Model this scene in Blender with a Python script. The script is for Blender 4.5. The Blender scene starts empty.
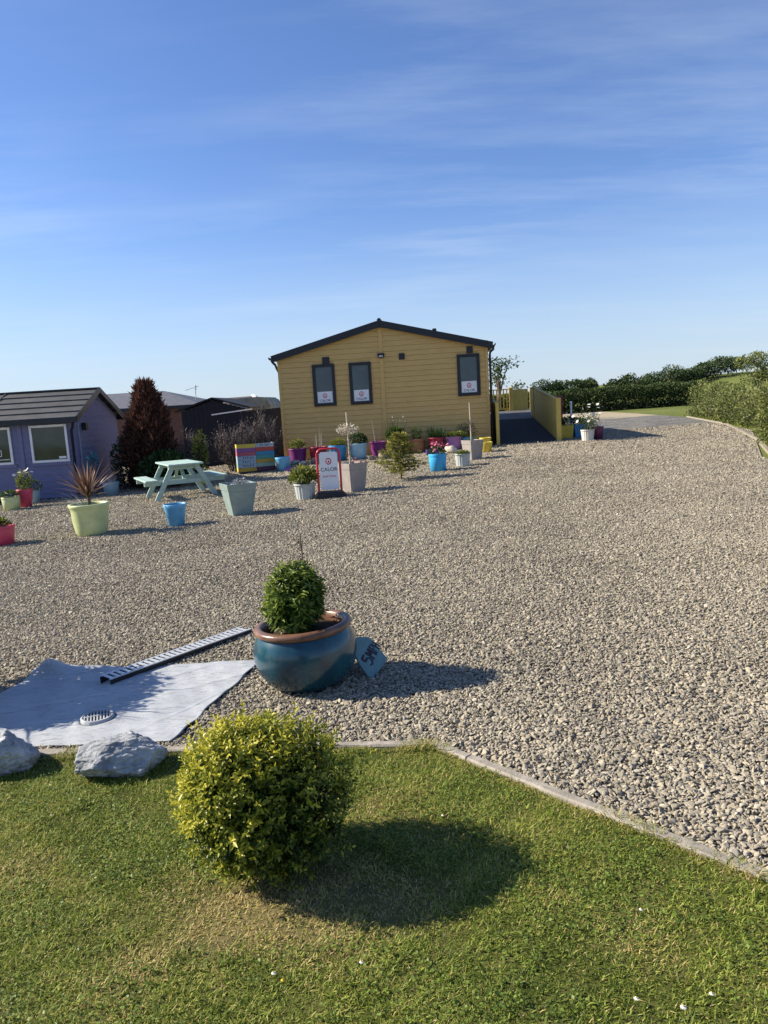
import bpy, bmesh, math, random
import numpy as np
from mathutils import Vector, Matrix, Quaternion
random.seed(7); RNG = np.random.default_rng(11)
S = bpy.context.scene; COL = S.collection
R = math.radians

# ------------------------------------------------------------------ terrain
def ss(a, b, x):
    t = np.clip((np.asarray(x, float)-a)/(b-a), 0, 1); return t*t*(3-2*t)
def zg(x, y):
    x = np.asarray(x, float); y = np.asarray(y, float)
    z = .36*np.tanh(x/12)
    z = z + .13*ss(18.5, 21.5, y)*(1-ss(5, 9, x))*ss(-6, -3.5, x)
    z = z + .075*np.clip(y-50, 0, 34)*ss(30, 43, x)
    return z
def Z(x, y): return float(zg(x, y))
def lz(x, y):                    # lawn surface with its small humps
    return zg(x, y)+.012+(.006*np.sin(x*9+y*5)*np.sin(y*7)+.006*np.sin(x*3.3+1)*np.sin(y*4.1+2)+.003*np.sin(x*21+2)*np.sin(y*23-x*4))*np.clip((yb(x)-y)*4, 0, 1)
K0, K2, K3 = (-1.77, 3.515), (.165, 3.24), (1.165, 2.10)
def yb(x):                       # edge of the lawn
    x = np.asarray(x, float)
    a = K2[1]+(x-K2[0])*(K0[1]-K2[1])/(K0[0]-K2[0])
    b = K2[1]+(x-K2[0])*(K3[1]-K2[1])/(K3[0]-K2[0])
    return np.where(x < K2[0], a, b)

# ------------------------------------------------------------------ node helpers
def new_mat(name):
    m = bpy.data.materials.new(name); m.use_nodes = True
    nt = m.node_tree; nt.nodes.clear()
    out = nt.nodes.new('ShaderNodeOutputMaterial'); return m, nt, out
def N(nt, t, **kw):
    n = nt.nodes.new(t)
    for k, v in kw.items():
        if k.startswith('i_'): n.inputs[k[2:].replace('_', ' ')].default_value = v
        else: setattr(n, k, v)
    return n
def L(nt, a, b): nt.links.new(a, b)
def rgba(c): return (c[0], c[1], c[2], 1)
def ramp(nt, fac, stops, interp='LINEAR'):
    r = nt.nodes.new('ShaderNodeValToRGB'); r.color_ramp.interpolation = interp
    e = r.color_ramp.elements
    while len(e) < len(stops): e.new(.5)
    for el, (p, c) in zip(e, stops): el.position = p; el.color = rgba(c)
    L(nt, fac, r.inputs['Fac']); return r.outputs['Color']
def noise(nt, vec, scale, detail=4, rough=.55):
    n = N(nt, 'ShaderNodeTexNoise'); n.inputs['Scale'].default_value = scale
    n.inputs['Detail'].default_value = detail; n.inputs['Roughness'].default_value = rough
    if vec: L(nt, vec, n.inputs['Vector'])
    return n.outputs['Fac']
def mixc(nt, fac, a, b, blend='MIX'):
    m = N(nt, 'ShaderNodeMix', data_type='RGBA', blend_type=blend)
    for sock, v in ((m.inputs['Factor'], fac), (m.inputs['A'], a), (m.inputs['B'], b)):
        pass
    def put(s, v):
        if isinstance(v, (int, float)): s.default_value = v
        elif isinstance(v, tuple): s.default_value = rgba(v)
        else: L(nt, v, s)
    put(m.inputs[0], fac); put(m.inputs[6], a); put(m.inputs[7], b)
    return m.outputs[2]
def math_(nt, op, a, b=None, clamp=False):
    m = N(nt, 'ShaderNodeMath', operation=op, use_clamp=clamp)
    for i, v in enumerate((a, b)):
        if v is None: continue
        if isinstance(v, (int, float)): m.inputs[i].default_value = v
        else: L(nt, v, m.inputs[i])
    return m.outputs[0]
def bump(nt, h, strength=.3, dist=.01):
    b = N(nt, 'ShaderNodeBump'); b.inputs['Strength'].default_value = strength; b.inputs['Distance'].default_value = dist
    L(nt, h, b.inputs['Height']); return b.outputs['Normal']
def principled(nt, out, rough=.6, spec=.4):
    p = N(nt, 'ShaderNodeBsdfPrincipled'); p.inputs['Roughness'].default_value = rough
    p.inputs['Specular IOR Level'].default_value = spec
    L(nt, p.outputs[0], out.inputs[0]); return p
def paint(name, col, rough=.5, var=.18, scale=6, dirt=.25, dirtcol=(.16, .13, .1), spec=.4, bmp=.12, bscale=60):
    """coated surface: soft tone variation, blotches of dust and fine bump"""
    m, nt, out = new_mat(name); p = principled(nt, out, rough, spec)
    tc = N(nt, 'ShaderNodeTexCoord').outputs['Object']
    n1 = noise(nt, tc, scale, 5)
    lo = tuple(c*(1-var) for c in col); hi = tuple(min(1, c*(1+var)) for c in col)
    c = ramp(nt, n1, [(.3, lo), (.7, hi)])
    n2 = noise(nt, tc, scale*2.7, 8, .7)
    d = ramp(nt, n2, [(.52, (0, 0, 0)), (.78, (dirt,)*3)])
    c = mixc(nt, d, c, dirtcol)
    L(nt, c, p.inputs['Base Color'])
    L(nt, bump(nt, noise(nt, tc, bscale, 4), bmp, .004), p.inputs['Normal'])
    rr = N(nt, 'ShaderNodeMapRange'); rr.inputs['To Min'].default_value = max(.05, rough-.12); rr.inputs['To Max'].default_value = min(1, rough+.15)
    L(nt, n2, rr.inputs['Value']); L(nt, rr.outputs[0], p.inputs['Roughness'])
    return m
def wood_paint(name, col, rough=.65, grain=(1, 1, 14), dirt=.3):
    m, nt, out = new_mat(name); p = principled(nt, out, rough, .3)
    tc = N(nt, 'ShaderNodeTexCoord').outputs['Object']
    mp = N(nt, 'ShaderNodeMapping'); mp.inputs['Scale'].default_value = grain; L(nt, tc, mp.inputs['Vector'])
    g = noise(nt, mp.outputs[0], 5, 6, .65); n = noise(nt, tc, 2.2, 5)
    c = ramp(nt, g, [(.3, tuple(x*.82 for x in col)), (.7, tuple(min(1, x*1.12) for x in col))])
    c = mixc(nt, ramp(nt, n, [(.5, (0, 0, 0)), (.8, (dirt,)*3)]), c, tuple(x*.55+.03 for x in col))
    L(nt, c, p.inputs['Base Color']); L(nt, bump(nt, g, .3, .004), p.inputs['Normal'])
    return m
def foliage(name, stops, trans=.35, rough=.5, spec=.3, var=.35):
    """leaf: colour from the per-leaf 'tint' value (new growth against old) plus a random shift per leaf"""
    m, nt, out = new_mat(name)
    at = N(nt, 'ShaderNodeAttribute', attribute_name='tint')
    rnd = N(nt, 'ShaderNodeNewGeometry').outputs['Random Per Island']
    f = math_(nt, 'ADD', at.outputs['Fac'], math_(nt, 'MULTIPLY', math_(nt, 'SUBTRACT', rnd, .5), var), True)
    c = ramp(nt, f, stops)
    p = N(nt, 'ShaderNodeBsdfPrincipled'); p.inputs['Roughness'].default_value = rough; p.inputs['Specular IOR Level'].default_value = spec
    t = N(nt, 'ShaderNodeBsdfTranslucent')
    L(nt, c, p.inputs['Base Color']); L(nt, mixc(nt, .5, c, (.25, .32, .03), 'ADD') if False else c, t.inputs['Color'])
    mx = N(nt, 'ShaderNodeMixShader'); mx.inputs[0].default_value = trans
    L(nt, p.outputs[0], mx.inputs[1]); L(nt, t.outputs[0], mx.inputs[2]); L(nt, mx.outputs[0], out.inputs[0])
    return m

# ------------------------------------------------------------------ mesh helpers
def tag(o, label=None, cat=None, group=None, kind=None):
    if label: o['label'] = label
    if cat: o['category'] = cat
    if group: o['group'] = group
    if kind: o['kind'] = kind
    return o
def empty(name, loc, rz=0, label=None, cat=None, group=None, rot=None):
    o = bpy.data.objects.new(name, None); COL.objects.link(o)
    o.location = loc; o.rotation_euler = rot or (0, 0, rz); o.empty_display_size = .1
    return tag(o, label, cat, group)
def frame(p, q, up=(0, 0, 1)):
    d = (Vector(q)-Vector(p)); l = d.length; d.normalize()
    u = Vector(up)
    if abs(d.dot(u)) > .98: u = Vector((0, 1, 0))
    s = d.cross(u).normalized(); u = s.cross(d).normalized()
    return d, s, u, l
class MB:
    def __init__(s): s.v = []; s.f = []; s.sm = []
    def add(s, v, f, smooth=False):
        b = len(s.v); s.v += [tuple(x) for x in v]; s.f += [tuple(i+b for i in q) for q in f]; s.sm += [smooth]*len(f); return s
    def box(s, x0, x1, y0, y1, z0, z1):
        v = [(x, y, z) for z in (z0, z1) for y in (y0, y1) for x in (x0, x1)]
        return s.add(v, [(0, 2, 3, 1), (4, 5, 7, 6), (0, 1, 5, 4), (2, 6, 7, 3), (0, 4, 6, 2), (1, 3, 7, 5)])
    def bar(s, p, q, w, h, up=(0, 0, 1)):
        d, a, u, l = frame(p, q, up); p = Vector(p); q = Vector(q); v = []
        for c in (p, q):
            for i, j in ((-1, -1), (1, -1), (1, 1), (-1, 1)): v.append(c+a*(i*w/2)+u*(j*h/2))
        return s.add(v, [(3, 2, 1, 0), (4, 5, 6, 7), (0, 1, 5, 4), (1, 2, 6, 5), (2, 3, 7, 6), (3, 0, 4, 7)])
    def tube(s, pts, r, n=8, r1=None):
        pts = [Vector(p) for p in pts]; m = len(pts); v = []; f = []
        for i, p in enumerate(pts):
            d = (pts[min(i+1, m-1)]-pts[max(i-1, 0)]).normalized()
            u = Vector((0, 0, 1)) if abs(d.z) < .95 else Vector((0, 1, 0))
            a = d.cross(u).normalized(); b = a.cross(d)
            rr = r if r1 is None else r+(r1-r)*i/max(1, m-1)
            for k in range(n):
                t = 2*math.pi*k/n; v.append(p+a*(rr*math.cos(t))+b*(rr*math.sin(t)))
        for i in range(m-1):
            for k in range(n):
                f.append((i*n+k, i*n+(k+1) % n, (i+1)*n+(k+1) % n, (i+1)*n+k))
        s.add(v, f, True)
        s.add([v[k] for k in range(n)], [tuple(range(n))]); s.add([v[(m-1)*n+k] for k in range(n)], [tuple(range(n-1, -1, -1))])
        return s
    def lathe(s, prof, n=40, cx=0, cy=0, rib=0, ribn=0, closed=False, sq=0):
        v = []; f = []; m = len(prof)
        for r, z in prof:
            for k in range(n):
                t = 2*math.pi*k/n; q = r*(1+rib*math.cos(t*ribn)) if rib else r
                v.append((cx+q*math.cos(t), cy+q*math.sin(t), z))
        for i in range(m-1):
            for k in range(n): f.append((i*n+k, i*n+(k+1) % n, (i+1)*n+(k+1) % n, (i+1)*n+k))
        if closed:
            f.append(tuple(range(n-1, -1, -1))); f.append(tuple((m-1)*n+k for k in range(n)))
        return s.add(v, f, True)
    def extrude(s, poly, axis_o, ex, ez, ey, t0, t1):
        """polygon (u,w) placed at axis_o + u*ex + w*ez, extruded along ey from t0 to t1"""
        o, ex, ez, ey = map(Vector, (axis_o, ex, ez, ey)); n = len(poly)
        v = [o+ex*u+ez*w+ey*t for t in (t0, t1) for u, w in poly]
        f = [tuple(range(n)), tuple(range(2*n-1, n-1, -1))]+[((i+1) % n, i, n+i, n+(i+1) % n) for i in range(n)]
        return s.add(v, f)
    def build(s, name, mat, parent=None, loc=(0, 0, 0), bevel=0, rot=None, weld=True):
        me = bpy.data.meshes.new(name); me.from_pydata(s.v, [], s.f); me.update()
        me.polygons.foreach_set('use_smooth', s.sm)
        bm = bmesh.new(); bm.from_mesh(me)
        bmesh.ops.recalc_face_normals(bm, faces=bm.faces)
        if bevel: bmesh.ops.bevel(bm, geom=list(bm.edges), offset=bevel, segments=2, affect='EDGES', clamp_overlap=True)
        bm.to_mesh(me); bm.free()
        return link(name, me, mat, parent, loc, rot)
def link(name, me, mat, parent=None, loc=(0, 0, 0), rot=None):
    if mat: me.materials.append(mat)
    o = bpy.data.objects.new(name, me); COL.objects.link(o); o.location = loc
    if rot: o.rotation_euler = rot
    if parent: o.parent = parent
    return o
def npmesh(name, V, F, mat, parent=None, attrs=None, smooth=False, loc=(0, 0, 0)):
    """V (n,3), F (m,k) all faces of one size"""
    me = bpy.data.meshes.new(name); n, (m, k) = len(V), F.shape
    me.vertices.add(n); me.vertices.foreach_set('co', np.ascontiguousarray(V, np.float32).ravel())
    me.loops.add(m*k); me.loops.foreach_set('vertex_index', np.ascontiguousarray(F, np.int32).ravel())
    me.polygons.add(m); me.polygons.foreach_set('loop_start', np.arange(0, m*k, k, dtype=np.int32))
    if smooth: me.polygons.foreach_set('use_smooth', np.ones(m, bool))
    for a, d in (attrs or {}).items():
        at = me.attributes.new(a, 'FLOAT', 'POINT'); at.data.foreach_set('value', np.ascontiguousarray(d, np.float32))
    me.update(calc_edges=True); me.validate()
    return link(name, me, mat, parent, loc)
def unit(v): return v/np.maximum(1e-9, np.linalg.norm(v, axis=-1, keepdims=True))
def rdir(n, rng=None): return unit((rng or RNG).normal(size=(n, 3)))
def leaf_mesh(name, P, D, Nn, Ln, Wd, tint, mat, parent=None, fold=.25, bend=.0, loc=(0, 0, 0)):
    """one folded leaf (two faces, pointed) per row"""
    n = len(P); D = unit(D); Sd = unit(np.cross(D, Nn)); U = np.cross(Sd, D)
    Ln = np.broadcast_to(Ln, n)[:, None]; Wd = np.broadcast_to(Wd, n)[:, None]
    tip = P+D*Ln-U*Ln*bend
    a = P+D*Ln*.45+Sd*Wd*.5+U*Wd*fold; b = P+D*Ln*.45-Sd*Wd*.5+U*Wd*fold
    V = np.stack([P, a, tip, b], 1).reshape(-1, 3)
    i = np.arange(n)[:, None]*4
    F = np.concatenate([i+np.array([[0, 1, 2]]), i+np.array([[0, 2, 3]])], 1).reshape(-1, 3)
    return npmesh(name, V, F, mat, parent, {'tint': np.repeat(np.broadcast_to(tint, n), 4)}, loc=loc)
def blades(name, P, D, Ln, Wd, bend, tint, mat, parent=None, seg=3, loc=(0, 0, 0), rng=None):
    """tapered bending strips"""
    n = len(P); D = unit(D); h = D.copy(); h[:, 2] = 0
    h = unit(h+1e-4); side = unit(np.cross(D, np.array([0, 0, 1.])+1e-3*h+.2*(rng or RNG).normal(size=(n, 3))))
    Ln = np.broadcast_to(Ln, n)[:, None]; Wd = np.broadcast_to(Wd, n)[:, None]; bd = np.broadcast_to(bend, n)[:, None]
    rows = []
    for k in range(seg+1):
        t = k/seg; c = P+D*Ln*t+(h*.6-np.array([0, 0, .8]))*bd*Ln*t*t
        w = Wd*.5*(1-t**2.2) if k < seg else Wd*.02
        rows += [c-side*w, c+side*w]
    V = np.stack(rows, 1).reshape(-1, 3); q = 2*(seg+1)
    i = np.arange(n)[:, None]*q
    F = np.concatenate([i+np.array([[2*k, 2*k+1, 2*k+3, 2*k+2]]) for k in range(seg)], 1).reshape(-1, 4)
    return npmesh(name, V, F, mat, parent, {'tint': np.repeat(np.broadcast_to(tint, n), q)}, loc=loc)
def lumpy(dirs, seed, k=7, amp=.22):
    """uneven radius factor for unit directions"""
    r = np.random.default_rng(seed); c = unit(r.normal(size=(k*3, 3))); a = r.uniform(-amp, amp, k*3)
    return 1+(np.exp(-((1-dirs@c.T)/.18))*a).sum(1)
def cloud(n, rad, seed, shell=.45, amp=.22, zmin=-1):
    """points in an uneven ellipsoid, denser outside; returns points, outward dirs, depth 0..1"""
    r = np.random.default_rng(seed); d = rdir(n*2, r); d = d[d[:, 2] > zmin][:n]
    t = 1-shell*r.random(len(d))**1.6
    p = d*(lumpy(d, seed+1, amp=amp)*t)[:, None]*np.array(rad)
    return p, d, t
def bush_leaves(name, n, rad, size, mat, parent, seed, center=(0, 0, 0), shell=.5, amp=.22, up=.35, tip=.5, aspect=.5, zmin=-1, base_t=.35, spread=.9):
    p, d, t = cloud(n, rad, seed, shell, amp, zmin); r = np.random.default_rng(seed+5); n = len(p)
    D = unit(d+np.array([0, 0, up])+spread*r.normal(size=(n, 3))*.6); Nn = unit(d*.6+np.array([0, 0, .5])+.7*r.normal(size=(n, 3)))
    s = size*r.uniform(.65, 1.3, n)
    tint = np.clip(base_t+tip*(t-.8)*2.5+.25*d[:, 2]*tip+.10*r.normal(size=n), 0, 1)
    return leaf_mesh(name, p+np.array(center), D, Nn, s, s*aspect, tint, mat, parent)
def text_into(mb, body, size, origin, ex, ez, align='CENTER', depth=.003, squash=1):
    """flat lettering, extruded a little along the outward normal"""
    cu = bpy.data.curves.new('lettering', 'FONT'); cu.body = body; cu.size = size; cu.align_x = align; cu.align_y = 'CENTER'
    cu.resolution_u = 3; cu.extrude = 0; cu.offset = size*.012
    o = bpy.data.objects.new('lettering', cu); COL.objects.link(o)
    me = bpy.data.meshes.new_from_object(o.evaluated_get(bpy.context.evaluated_depsgraph_get()))
    ex, ez, og = Vector(ex), Vector(ez), Vector(origin)
    mb.add([og+ex*(v.co.x*squash)+ez*v.co.y for v in me.vertices], [tuple(p.vertices) for p in me.polygons])
    bpy.data.objects.remove(o); bpy.data.curves.remove(cu); bpy.data.meshes.remove(me)
def stroke(mb, pts, w, o, ex, ez):
    """hand-painted stroke: ribbon through 2-D points on a board"""
    o, ex, ez = Vector(o), Vector(ex), Vector(ez); pts = [Vector((p[0], p[1])) for p in pts]; L_, R_ = [], []
    for i, p in enumerate(pts):
        d = (pts[min(i+1, len(pts)-1)]-pts[max(0, i-1)]).normalized(); n = Vector((-d.y, d.x))
        ww = w*(.42+.12*math.sin(i*2.3)); L_.append(p+n*ww); R_.append(p-n*ww)
    f = lambda q: o+ex*q.x+ez*q.y
    v = [f(q) for q in L_]+[f(q) for q in R_]; n = len(pts)
    mb.add(v, [(i, i+1, n+i+1, n+i) for i in range(n-1)])

# ------------------------------------------------------------------ materials
M = {}
M['yellow'] = wood_paint('yellow_cladding', (.62, .405, .145), .6, (.6, 1, 14), .2)
M['yellow_wood'] = wood_paint('yellow_boards', (.56, .41, .10), .6, (6, 6, .8), .3)
M['charcoal'] = paint('charcoal_trim', (.011, .012, .019), .4, .2, 4, .15)
M['roof_tile'] = paint('roof_tile', (.05, .052, .055), .75, .3, 3, .3, (.12, .12, .11), bscale=30, bmp=.4)
M['purple'] = wood_paint('purple_cladding', (.15, .16, .28), .65, (.6, 1, 12), .25)
M['shed_white'] = paint('white_frame', (.72, .72, .74), .45, .06, 5, .15)
M['navy'] = wood_paint('dark_navy_boards', (.009, .011, .020), .7, (6, 6, .8), .2)
M['white'] = paint('white_panel', (.78, .79, .80), .45, .04, 4, .08)
M['sign_red'] = paint('sign_red', (.50, .03, .045), .35, .1, 8, .12)
M['sign_ink'] = paint('sign_ink', (.03, .03, .045), .5, .1, 8, 0)
M['logo_red'] = paint('logo_red', (.55, .05, .07), .5, .1, 8, 0)
M['rubber'] = paint('black_rubber', (.025, .026, .03), .75, .2, 8, .35, (.13, .12, .1))
M['table'] = wood_paint('pale_green_boards', (.36, .49, .44), .65, (1, 8, 8), .25)
M['soil'] = paint('potting_soil', (.035, .024, .017), .95, .4, 30, .3, (.08, .06, .04), spec=.1, bmp=.8)
M['concrete'] = paint('concrete_edging', (.30, .27, .225), .9, .3, 14, .7, (.14, .12, .09), spec=.2, bmp=.6, bscale=90)
M['bark'] = paint('bark', (.12, .085, .06), .9, .35, 20, .3, bmp=.7)
M['cane'] = paint('pale_cane', (.42, .36, .27), .8, .2, 15, .3)
M['steel'] = paint('galvanised_steel', (.55, .57, .58), .45, .15, 12, .3, (.3, .28, .25))
M['steel'].node_tree.nodes['Principled BSDF'].inputs['Metallic'].default_value = .35
M['black'] = paint('black_plastic', (.015, .015, .017), .5, .2, 8, .2)
M['ramp'] = paint('ramp_felt', (.016, .019, .028), .85, .3, 10, .3, (.045, .05, .06), bmp=.5)
M['deck'] = paint('deck_boards', (.10, .10, .105), .6, .3, 8, .4, (.3, .28, .24))
def pot_mat(n, c, rough=.42): M[n] = paint(n+'_pot', c, rough, .14, 5, .42, tuple(x*.5+.04 for x in c))
for n, c in dict(p_purple=(.17, .025, .15), p_red=(.27, .022, .045), p_blue=(.035, .21, .45), p_pale=(.27, .46, .56), p_cream=(.58, .53, .24), p_terra=(.26, .12, .06),
                 p_lilac=(.36, .16, .38), p_cyan=(.04, .36, .68), p_grey=(.42, .46, .44), p_taupe=(.30, .27, .25), p_yellow=(.62, .47, .06), p_lime=(.52, .57, .27),
                 p_pink=(.55, .06, .12), p_sky=(.13, .39, .62), p_sage=(.24, .31, .28), p_white=(.55, .54, .49), p_tray=(.16, .07, .30), p_plum=(.11, .02, .07), p_bluegrey=(.24, .36, .42)).items(): pot_mat(n, c)
def glass_mat(name, col, rough=.06):
    m, nt, out = new_mat(name); p = principled(nt, out, rough, .6)
    tc = N(nt, 'ShaderNodeTexCoord').outputs['Object']
    L(nt, ramp(nt, noise(nt, tc, 2.5, 3), [(.35, tuple(c*.8 for c in col)), (.65, tuple(c*1.25 for c in col))]), p.inputs['Base Color'])
    L(nt, bump(nt, noise(nt, tc, 1.3, 2), .06, .02), p.inputs['Normal']); return m
M['glass'] = glass_mat('window_glass', (.035, .065, .085))
M['shed_glass'] = glass_mat('shed_glass', (.035, .045, .032))
# glazed pot
m, nt, out = new_mat('glazed_teal'); p = principled(nt, out, .24, .5)
tc = N(nt, 'ShaderNodeTexCoord').outputs['Object']
mp = N(nt, 'ShaderNodeMapping'); mp.inputs['Scale'].default_value = (4, 4, 1.4); L(nt, tc, mp.inputs[0])
c = ramp(nt, noise(nt, mp.outputs[0], 1.6, 6, .65), [(.28, (.005, .024, .042)), (.5, (.007, .046, .070)), (.72, (.015, .085, .108))])
c = mixc(nt, ramp(nt, noise(nt, tc, 22, 6, .7), [(.6, (0, 0, 0)), (.8, (.5, .5, .5))]), c, (.09, .13, .13))
L(nt, c, p.inputs['Base Color']); L(nt, bump(nt, noise(nt, tc, 9, 3), .12, .01), p.inputs['Normal'])
p.inputs['Coat Weight'].default_value = .22; p.inputs['Coat Roughness'].default_value = .12; M['glaze'] = m
M['glaze_rim'] = paint('brown_glazed_rim', (.155, .08, .048), .3, .3, 12, .3, (.3, .2, .13))
# boulder
m, nt, out = new_mat('pale_boulder'); p = principled(nt, out, .85, .25)
tc = N(nt, 'ShaderNodeTexCoord').outputs['Object']
c = ramp(nt, noise(nt, tc, 9, 8, .65), [(.28, (.10, .105, .115)), (.46, (.29, .30, .31)), (.70, (.54, .55, .55))])
c = mixc(nt, ramp(nt, noise(nt, tc, 26, 6, .7), [(.55, (0, 0, 0)), (.75, (.7, .7, .7))]), c, (.16, .16, .15))
L(nt, c, p.inputs['Base Color']); L(nt, bump(nt, noise(nt, tc, 28, 8, .7), .8, .015), p.inputs['Normal']); M['rock'] = m
# sheet
m, nt, out = new_mat('blue_grey_sheet'); p = principled(nt, out, .6, .3)
tc = N(nt, 'ShaderNodeTexCoord').outputs['Object']
c = ramp(nt, noise(nt, tc, 3, 6, .6), [(.3, (.33, .353, .372)), (.7, (.43, .447, .46))])
c = mixc(nt, ramp(nt, noise(nt, tc, 9, 9, .8), [(.52, (0, 0, 0)), (.68, (.6, .6, .6))]), c, (.25, .25, .24))
mp = N(nt, 'ShaderNodeMapping'); mp.inputs['Scale'].default_value = (2.5, 14, 4); mp.inputs['Rotation'].default_value = (0, 0, .55); L(nt, tc, mp.inputs[0])
c = mixc(nt, ramp(nt, noise(nt, mp.outputs[0], 5, 3, .7), [(.56, (0, 0, 0)), (.63, (.6, .6, .6))]), c, (.20, .21, .23))
L(nt, c, p.inputs['Base Color']); mq = N(nt, 'ShaderNodeMapping'); mq.inputs['Scale'].default_value = (3, 26, 6); mq.inputs['Rotation'].default_value = (0, 0, .62); L(nt, tc, mq.inputs[0])
hh = math_(nt, 'ADD', math_(nt, 'MULTIPLY', noise(nt, tc, 45, 8, .75), .6), math_(nt, 'MULTIPLY', ramp(nt, noise(nt, mq.outputs[0], 3, 5, .75), [(.55, (0, 0, 0)), (.62, (1, 1, 1))]), .8))
L(nt, bump(nt, hh, .5, .006), p.inputs['Normal']); M['sheet'] = m
# foliage kinds
M['f_gold'] = foliage('golden_leaf', [(0, (.010, .026, .006)), (.32, (.05, .088, .012)), (.58, (.24, .27, .028)), (1, (.55, .50, .055))], .36, .38)
M['f_dark'] = foliage('dark_green_leaf', [(0, (.010, .025, .008)), (.5, (.032, .07, .018)), (1, (.085, .135, .035))], .28, .45)
M['f_mid'] = foliage('mid_green_leaf', [(0, (.018, .038, .010)), (.5, (.055, .10, .022)), (1, (.15, .20, .045))], .3, .5)
M['f_yel'] = foliage('yellow_green_leaf', [(0, (.05, .07, .014)), (.5, (.14, .17, .03)), (1, (.30, .30, .06))], .35, .5)
M['f_hedge'] = foliage('hedge_leaf', [(0, (.017, .030, .010)), (.5, (.050, .080, .022)), (1, (.12, .16, .045))], .25, .6)
M['f_tree'] = foliage('tree_leaf', [(0, (.022, .040, .014)), (.5, (.055, .088, .027)), (1, (.11, .145, .045))], .25, .6)
M['f_hedger'] = foliage('right_hedge_leaf', [(0, (.055, .068, .02)), (.5, (.18, .205, .058)), (1, (.36, .36, .125))], .35, .55)
M['f_conif'] = foliage('russet_conifer_spray', [(0, (.026, .016, .014)), (.5, (.095, .045, .035)), (1, (.28, .11, .065))], .2, .8, .1)
M['f_twig'] = foliage('dry_twig', [(0, (.04, .033, .032)), (.5, (.135, .11, .10)), (1, (.34, .29, .265))], .05, .9, .1)
M['f_fir'] = foliage('fir_needle', [(0, (.04, .052, .012)), (.5, (.17, .18, .035)), (1, (.40, .36, .09))], .25, .6, .2)
M['f_cord'] = foliage('purple_strap_leaf', [(0, (.045, .022, .018)), (.5, (.17, .085, .06)), (1, (.48, .36, .25))], .25, .4)
M['f_blossom'] = foliage('cream_blossom', [(0, (.40, .34, .26)), (1, (.70, .64, .52))], .3, .7)
M['f_petal'] = foliage('white_petal', [(0, (.72, .70, .66)), (1, (.86, .86, .84))], .3, .6)
M['f_pink'] = foliage('pink_petal', [(0, (.45, .07, .14)), (1, (.70, .28, .36))], .3, .6)
M['f_bluefl'] = foliage('blue_petal', [(0, (.12, .25, .55)), (1, (.3, .45, .75))], .3, .6)
M['f_teal'] = foliage('teal_leaf', [(0, (.02, .12, .17)), (1, (.06, .25, .31))], .2, .5)
M['f_straw'] = foliage('dry_flower_stalk', [(0, (.25, .25, .26)), (1, (.5, .5, .5))], .1, .8)

# ---- gravel, one colour scheme for loose stones and for the far surface
PAL = [(0, (.075, .07, .06)), (.12, (.15, .136, .113)), (.30, (.245, .212, .158)), (.52, (.335, .286, .20)), (.72, (.41, .35, .245)), (.85, (.27, .25, .212)), (.95, (.47, .41, .30)), (1, (.56, .51, .41))]
m, nt, out = new_mat('loose_pebble'); p = principled(nt, out, .75, .3)
oi = N(nt, 'ShaderNodeObjectInfo')
tc = N(nt, 'ShaderNodeTexCoord').outputs['Object']
c = ramp(nt, oi.outputs['Random'], [(p_, tuple(q*.90 for q in c_)) for p_, c_ in PAL])
c = mixc(nt, noise(nt, tc, 2.2, 5, .7), mixc(nt, .30, c, (.08, .07, .055)), mixc(nt, .18, c, (.55, .49, .38)))
wear = noise(nt, oi.outputs['Location'], .45, 5, .65)
c = mixc(nt, ramp(nt, wear, [(.36, (.16,)*3), (.46, (0,)*3)]), c, (.10, .085, .065))
c = mixc(nt, ramp(nt, wear, [(.44, (.06,)*3), (.66, (.34,)*3)]), c, (.47, .41, .30))
L(nt, c, p.inputs['Base Color']); M['pebble'] = m
m, nt, out = new_mat('gravel'); p = principled(nt, out, .85, .2)
geo = N(nt, 'ShaderNodeNewGeometry'); pos = geo.outputs['Position']
vo = N(nt, 'ShaderNodeTexVoronoi', feature='F1'); vo.inputs['Scale'].default_value = 44; vo.inputs['Randomness'].default_value = 1; L(nt, pos, vo.inputs['Vector'])
sx = N(nt, 'ShaderNodeSeparateColor'); L(nt, vo.outputs['Color'], sx.inputs[0])
c = ramp(nt, sx.outputs[0], PAL)
c = mixc(nt, ramp(nt, noise(nt, pos, .55, 6, .65), [(.35, (.0, .0, .0)), (.7, (.35, .35, .35))]), c, (.43, .375, .265))
# bluish slate chippings on the lane past the lodge
sp = N(nt, 'ShaderNodeSeparateXYZ'); L(nt, pos, sp.inputs[0])
wob = math_(nt, 'MULTIPLY', math_(nt, 'SUBTRACT', noise(nt, pos, .5, 6, .65), .5), 7)
yy = math_(nt, 'ADD', sp.outputs[1], wob)
def mr(v, a, b, ta=0, tb=1):
    q = N(nt, 'ShaderNodeMapRange'); q.interpolation_type = 'SMOOTHSTEP'
    for i, x in zip(('From Min', 'From Max', 'To Min', 'To Max'), (a, b, ta, tb)): q.inputs[i].default_value = x
    L(nt, v, q.inputs['Value']); return q.outputs[0]
msk = math_(nt, 'MULTIPLY', math_(nt, 'MULTIPLY', mr(yy, 21.4, 24.4), mr(yy, 35, 37, 1, 0)), mr(sp.outputs[0], 3, 6))
slate = ramp(nt, math_(nt, 'ADD', math_(nt, 'MULTIPLY', sx.outputs[1], .45), math_(nt, 'MULTIPLY', noise(nt, pos, 1.1, 9, .75), .75)), [(.38, (.030, .032, .038)), (.50, (.085, .085, .088)), (.64, (.16, .155, .14)), (.85, (.33, .29, .22))])
c = mixc(nt, msk, c, slate)
far = mr(sp.outputs[1], 35.5, 37.5)
c = mixc(nt, far, c, (.36, .30, .20))
L(nt, c, p.inputs['Base Color'])
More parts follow.
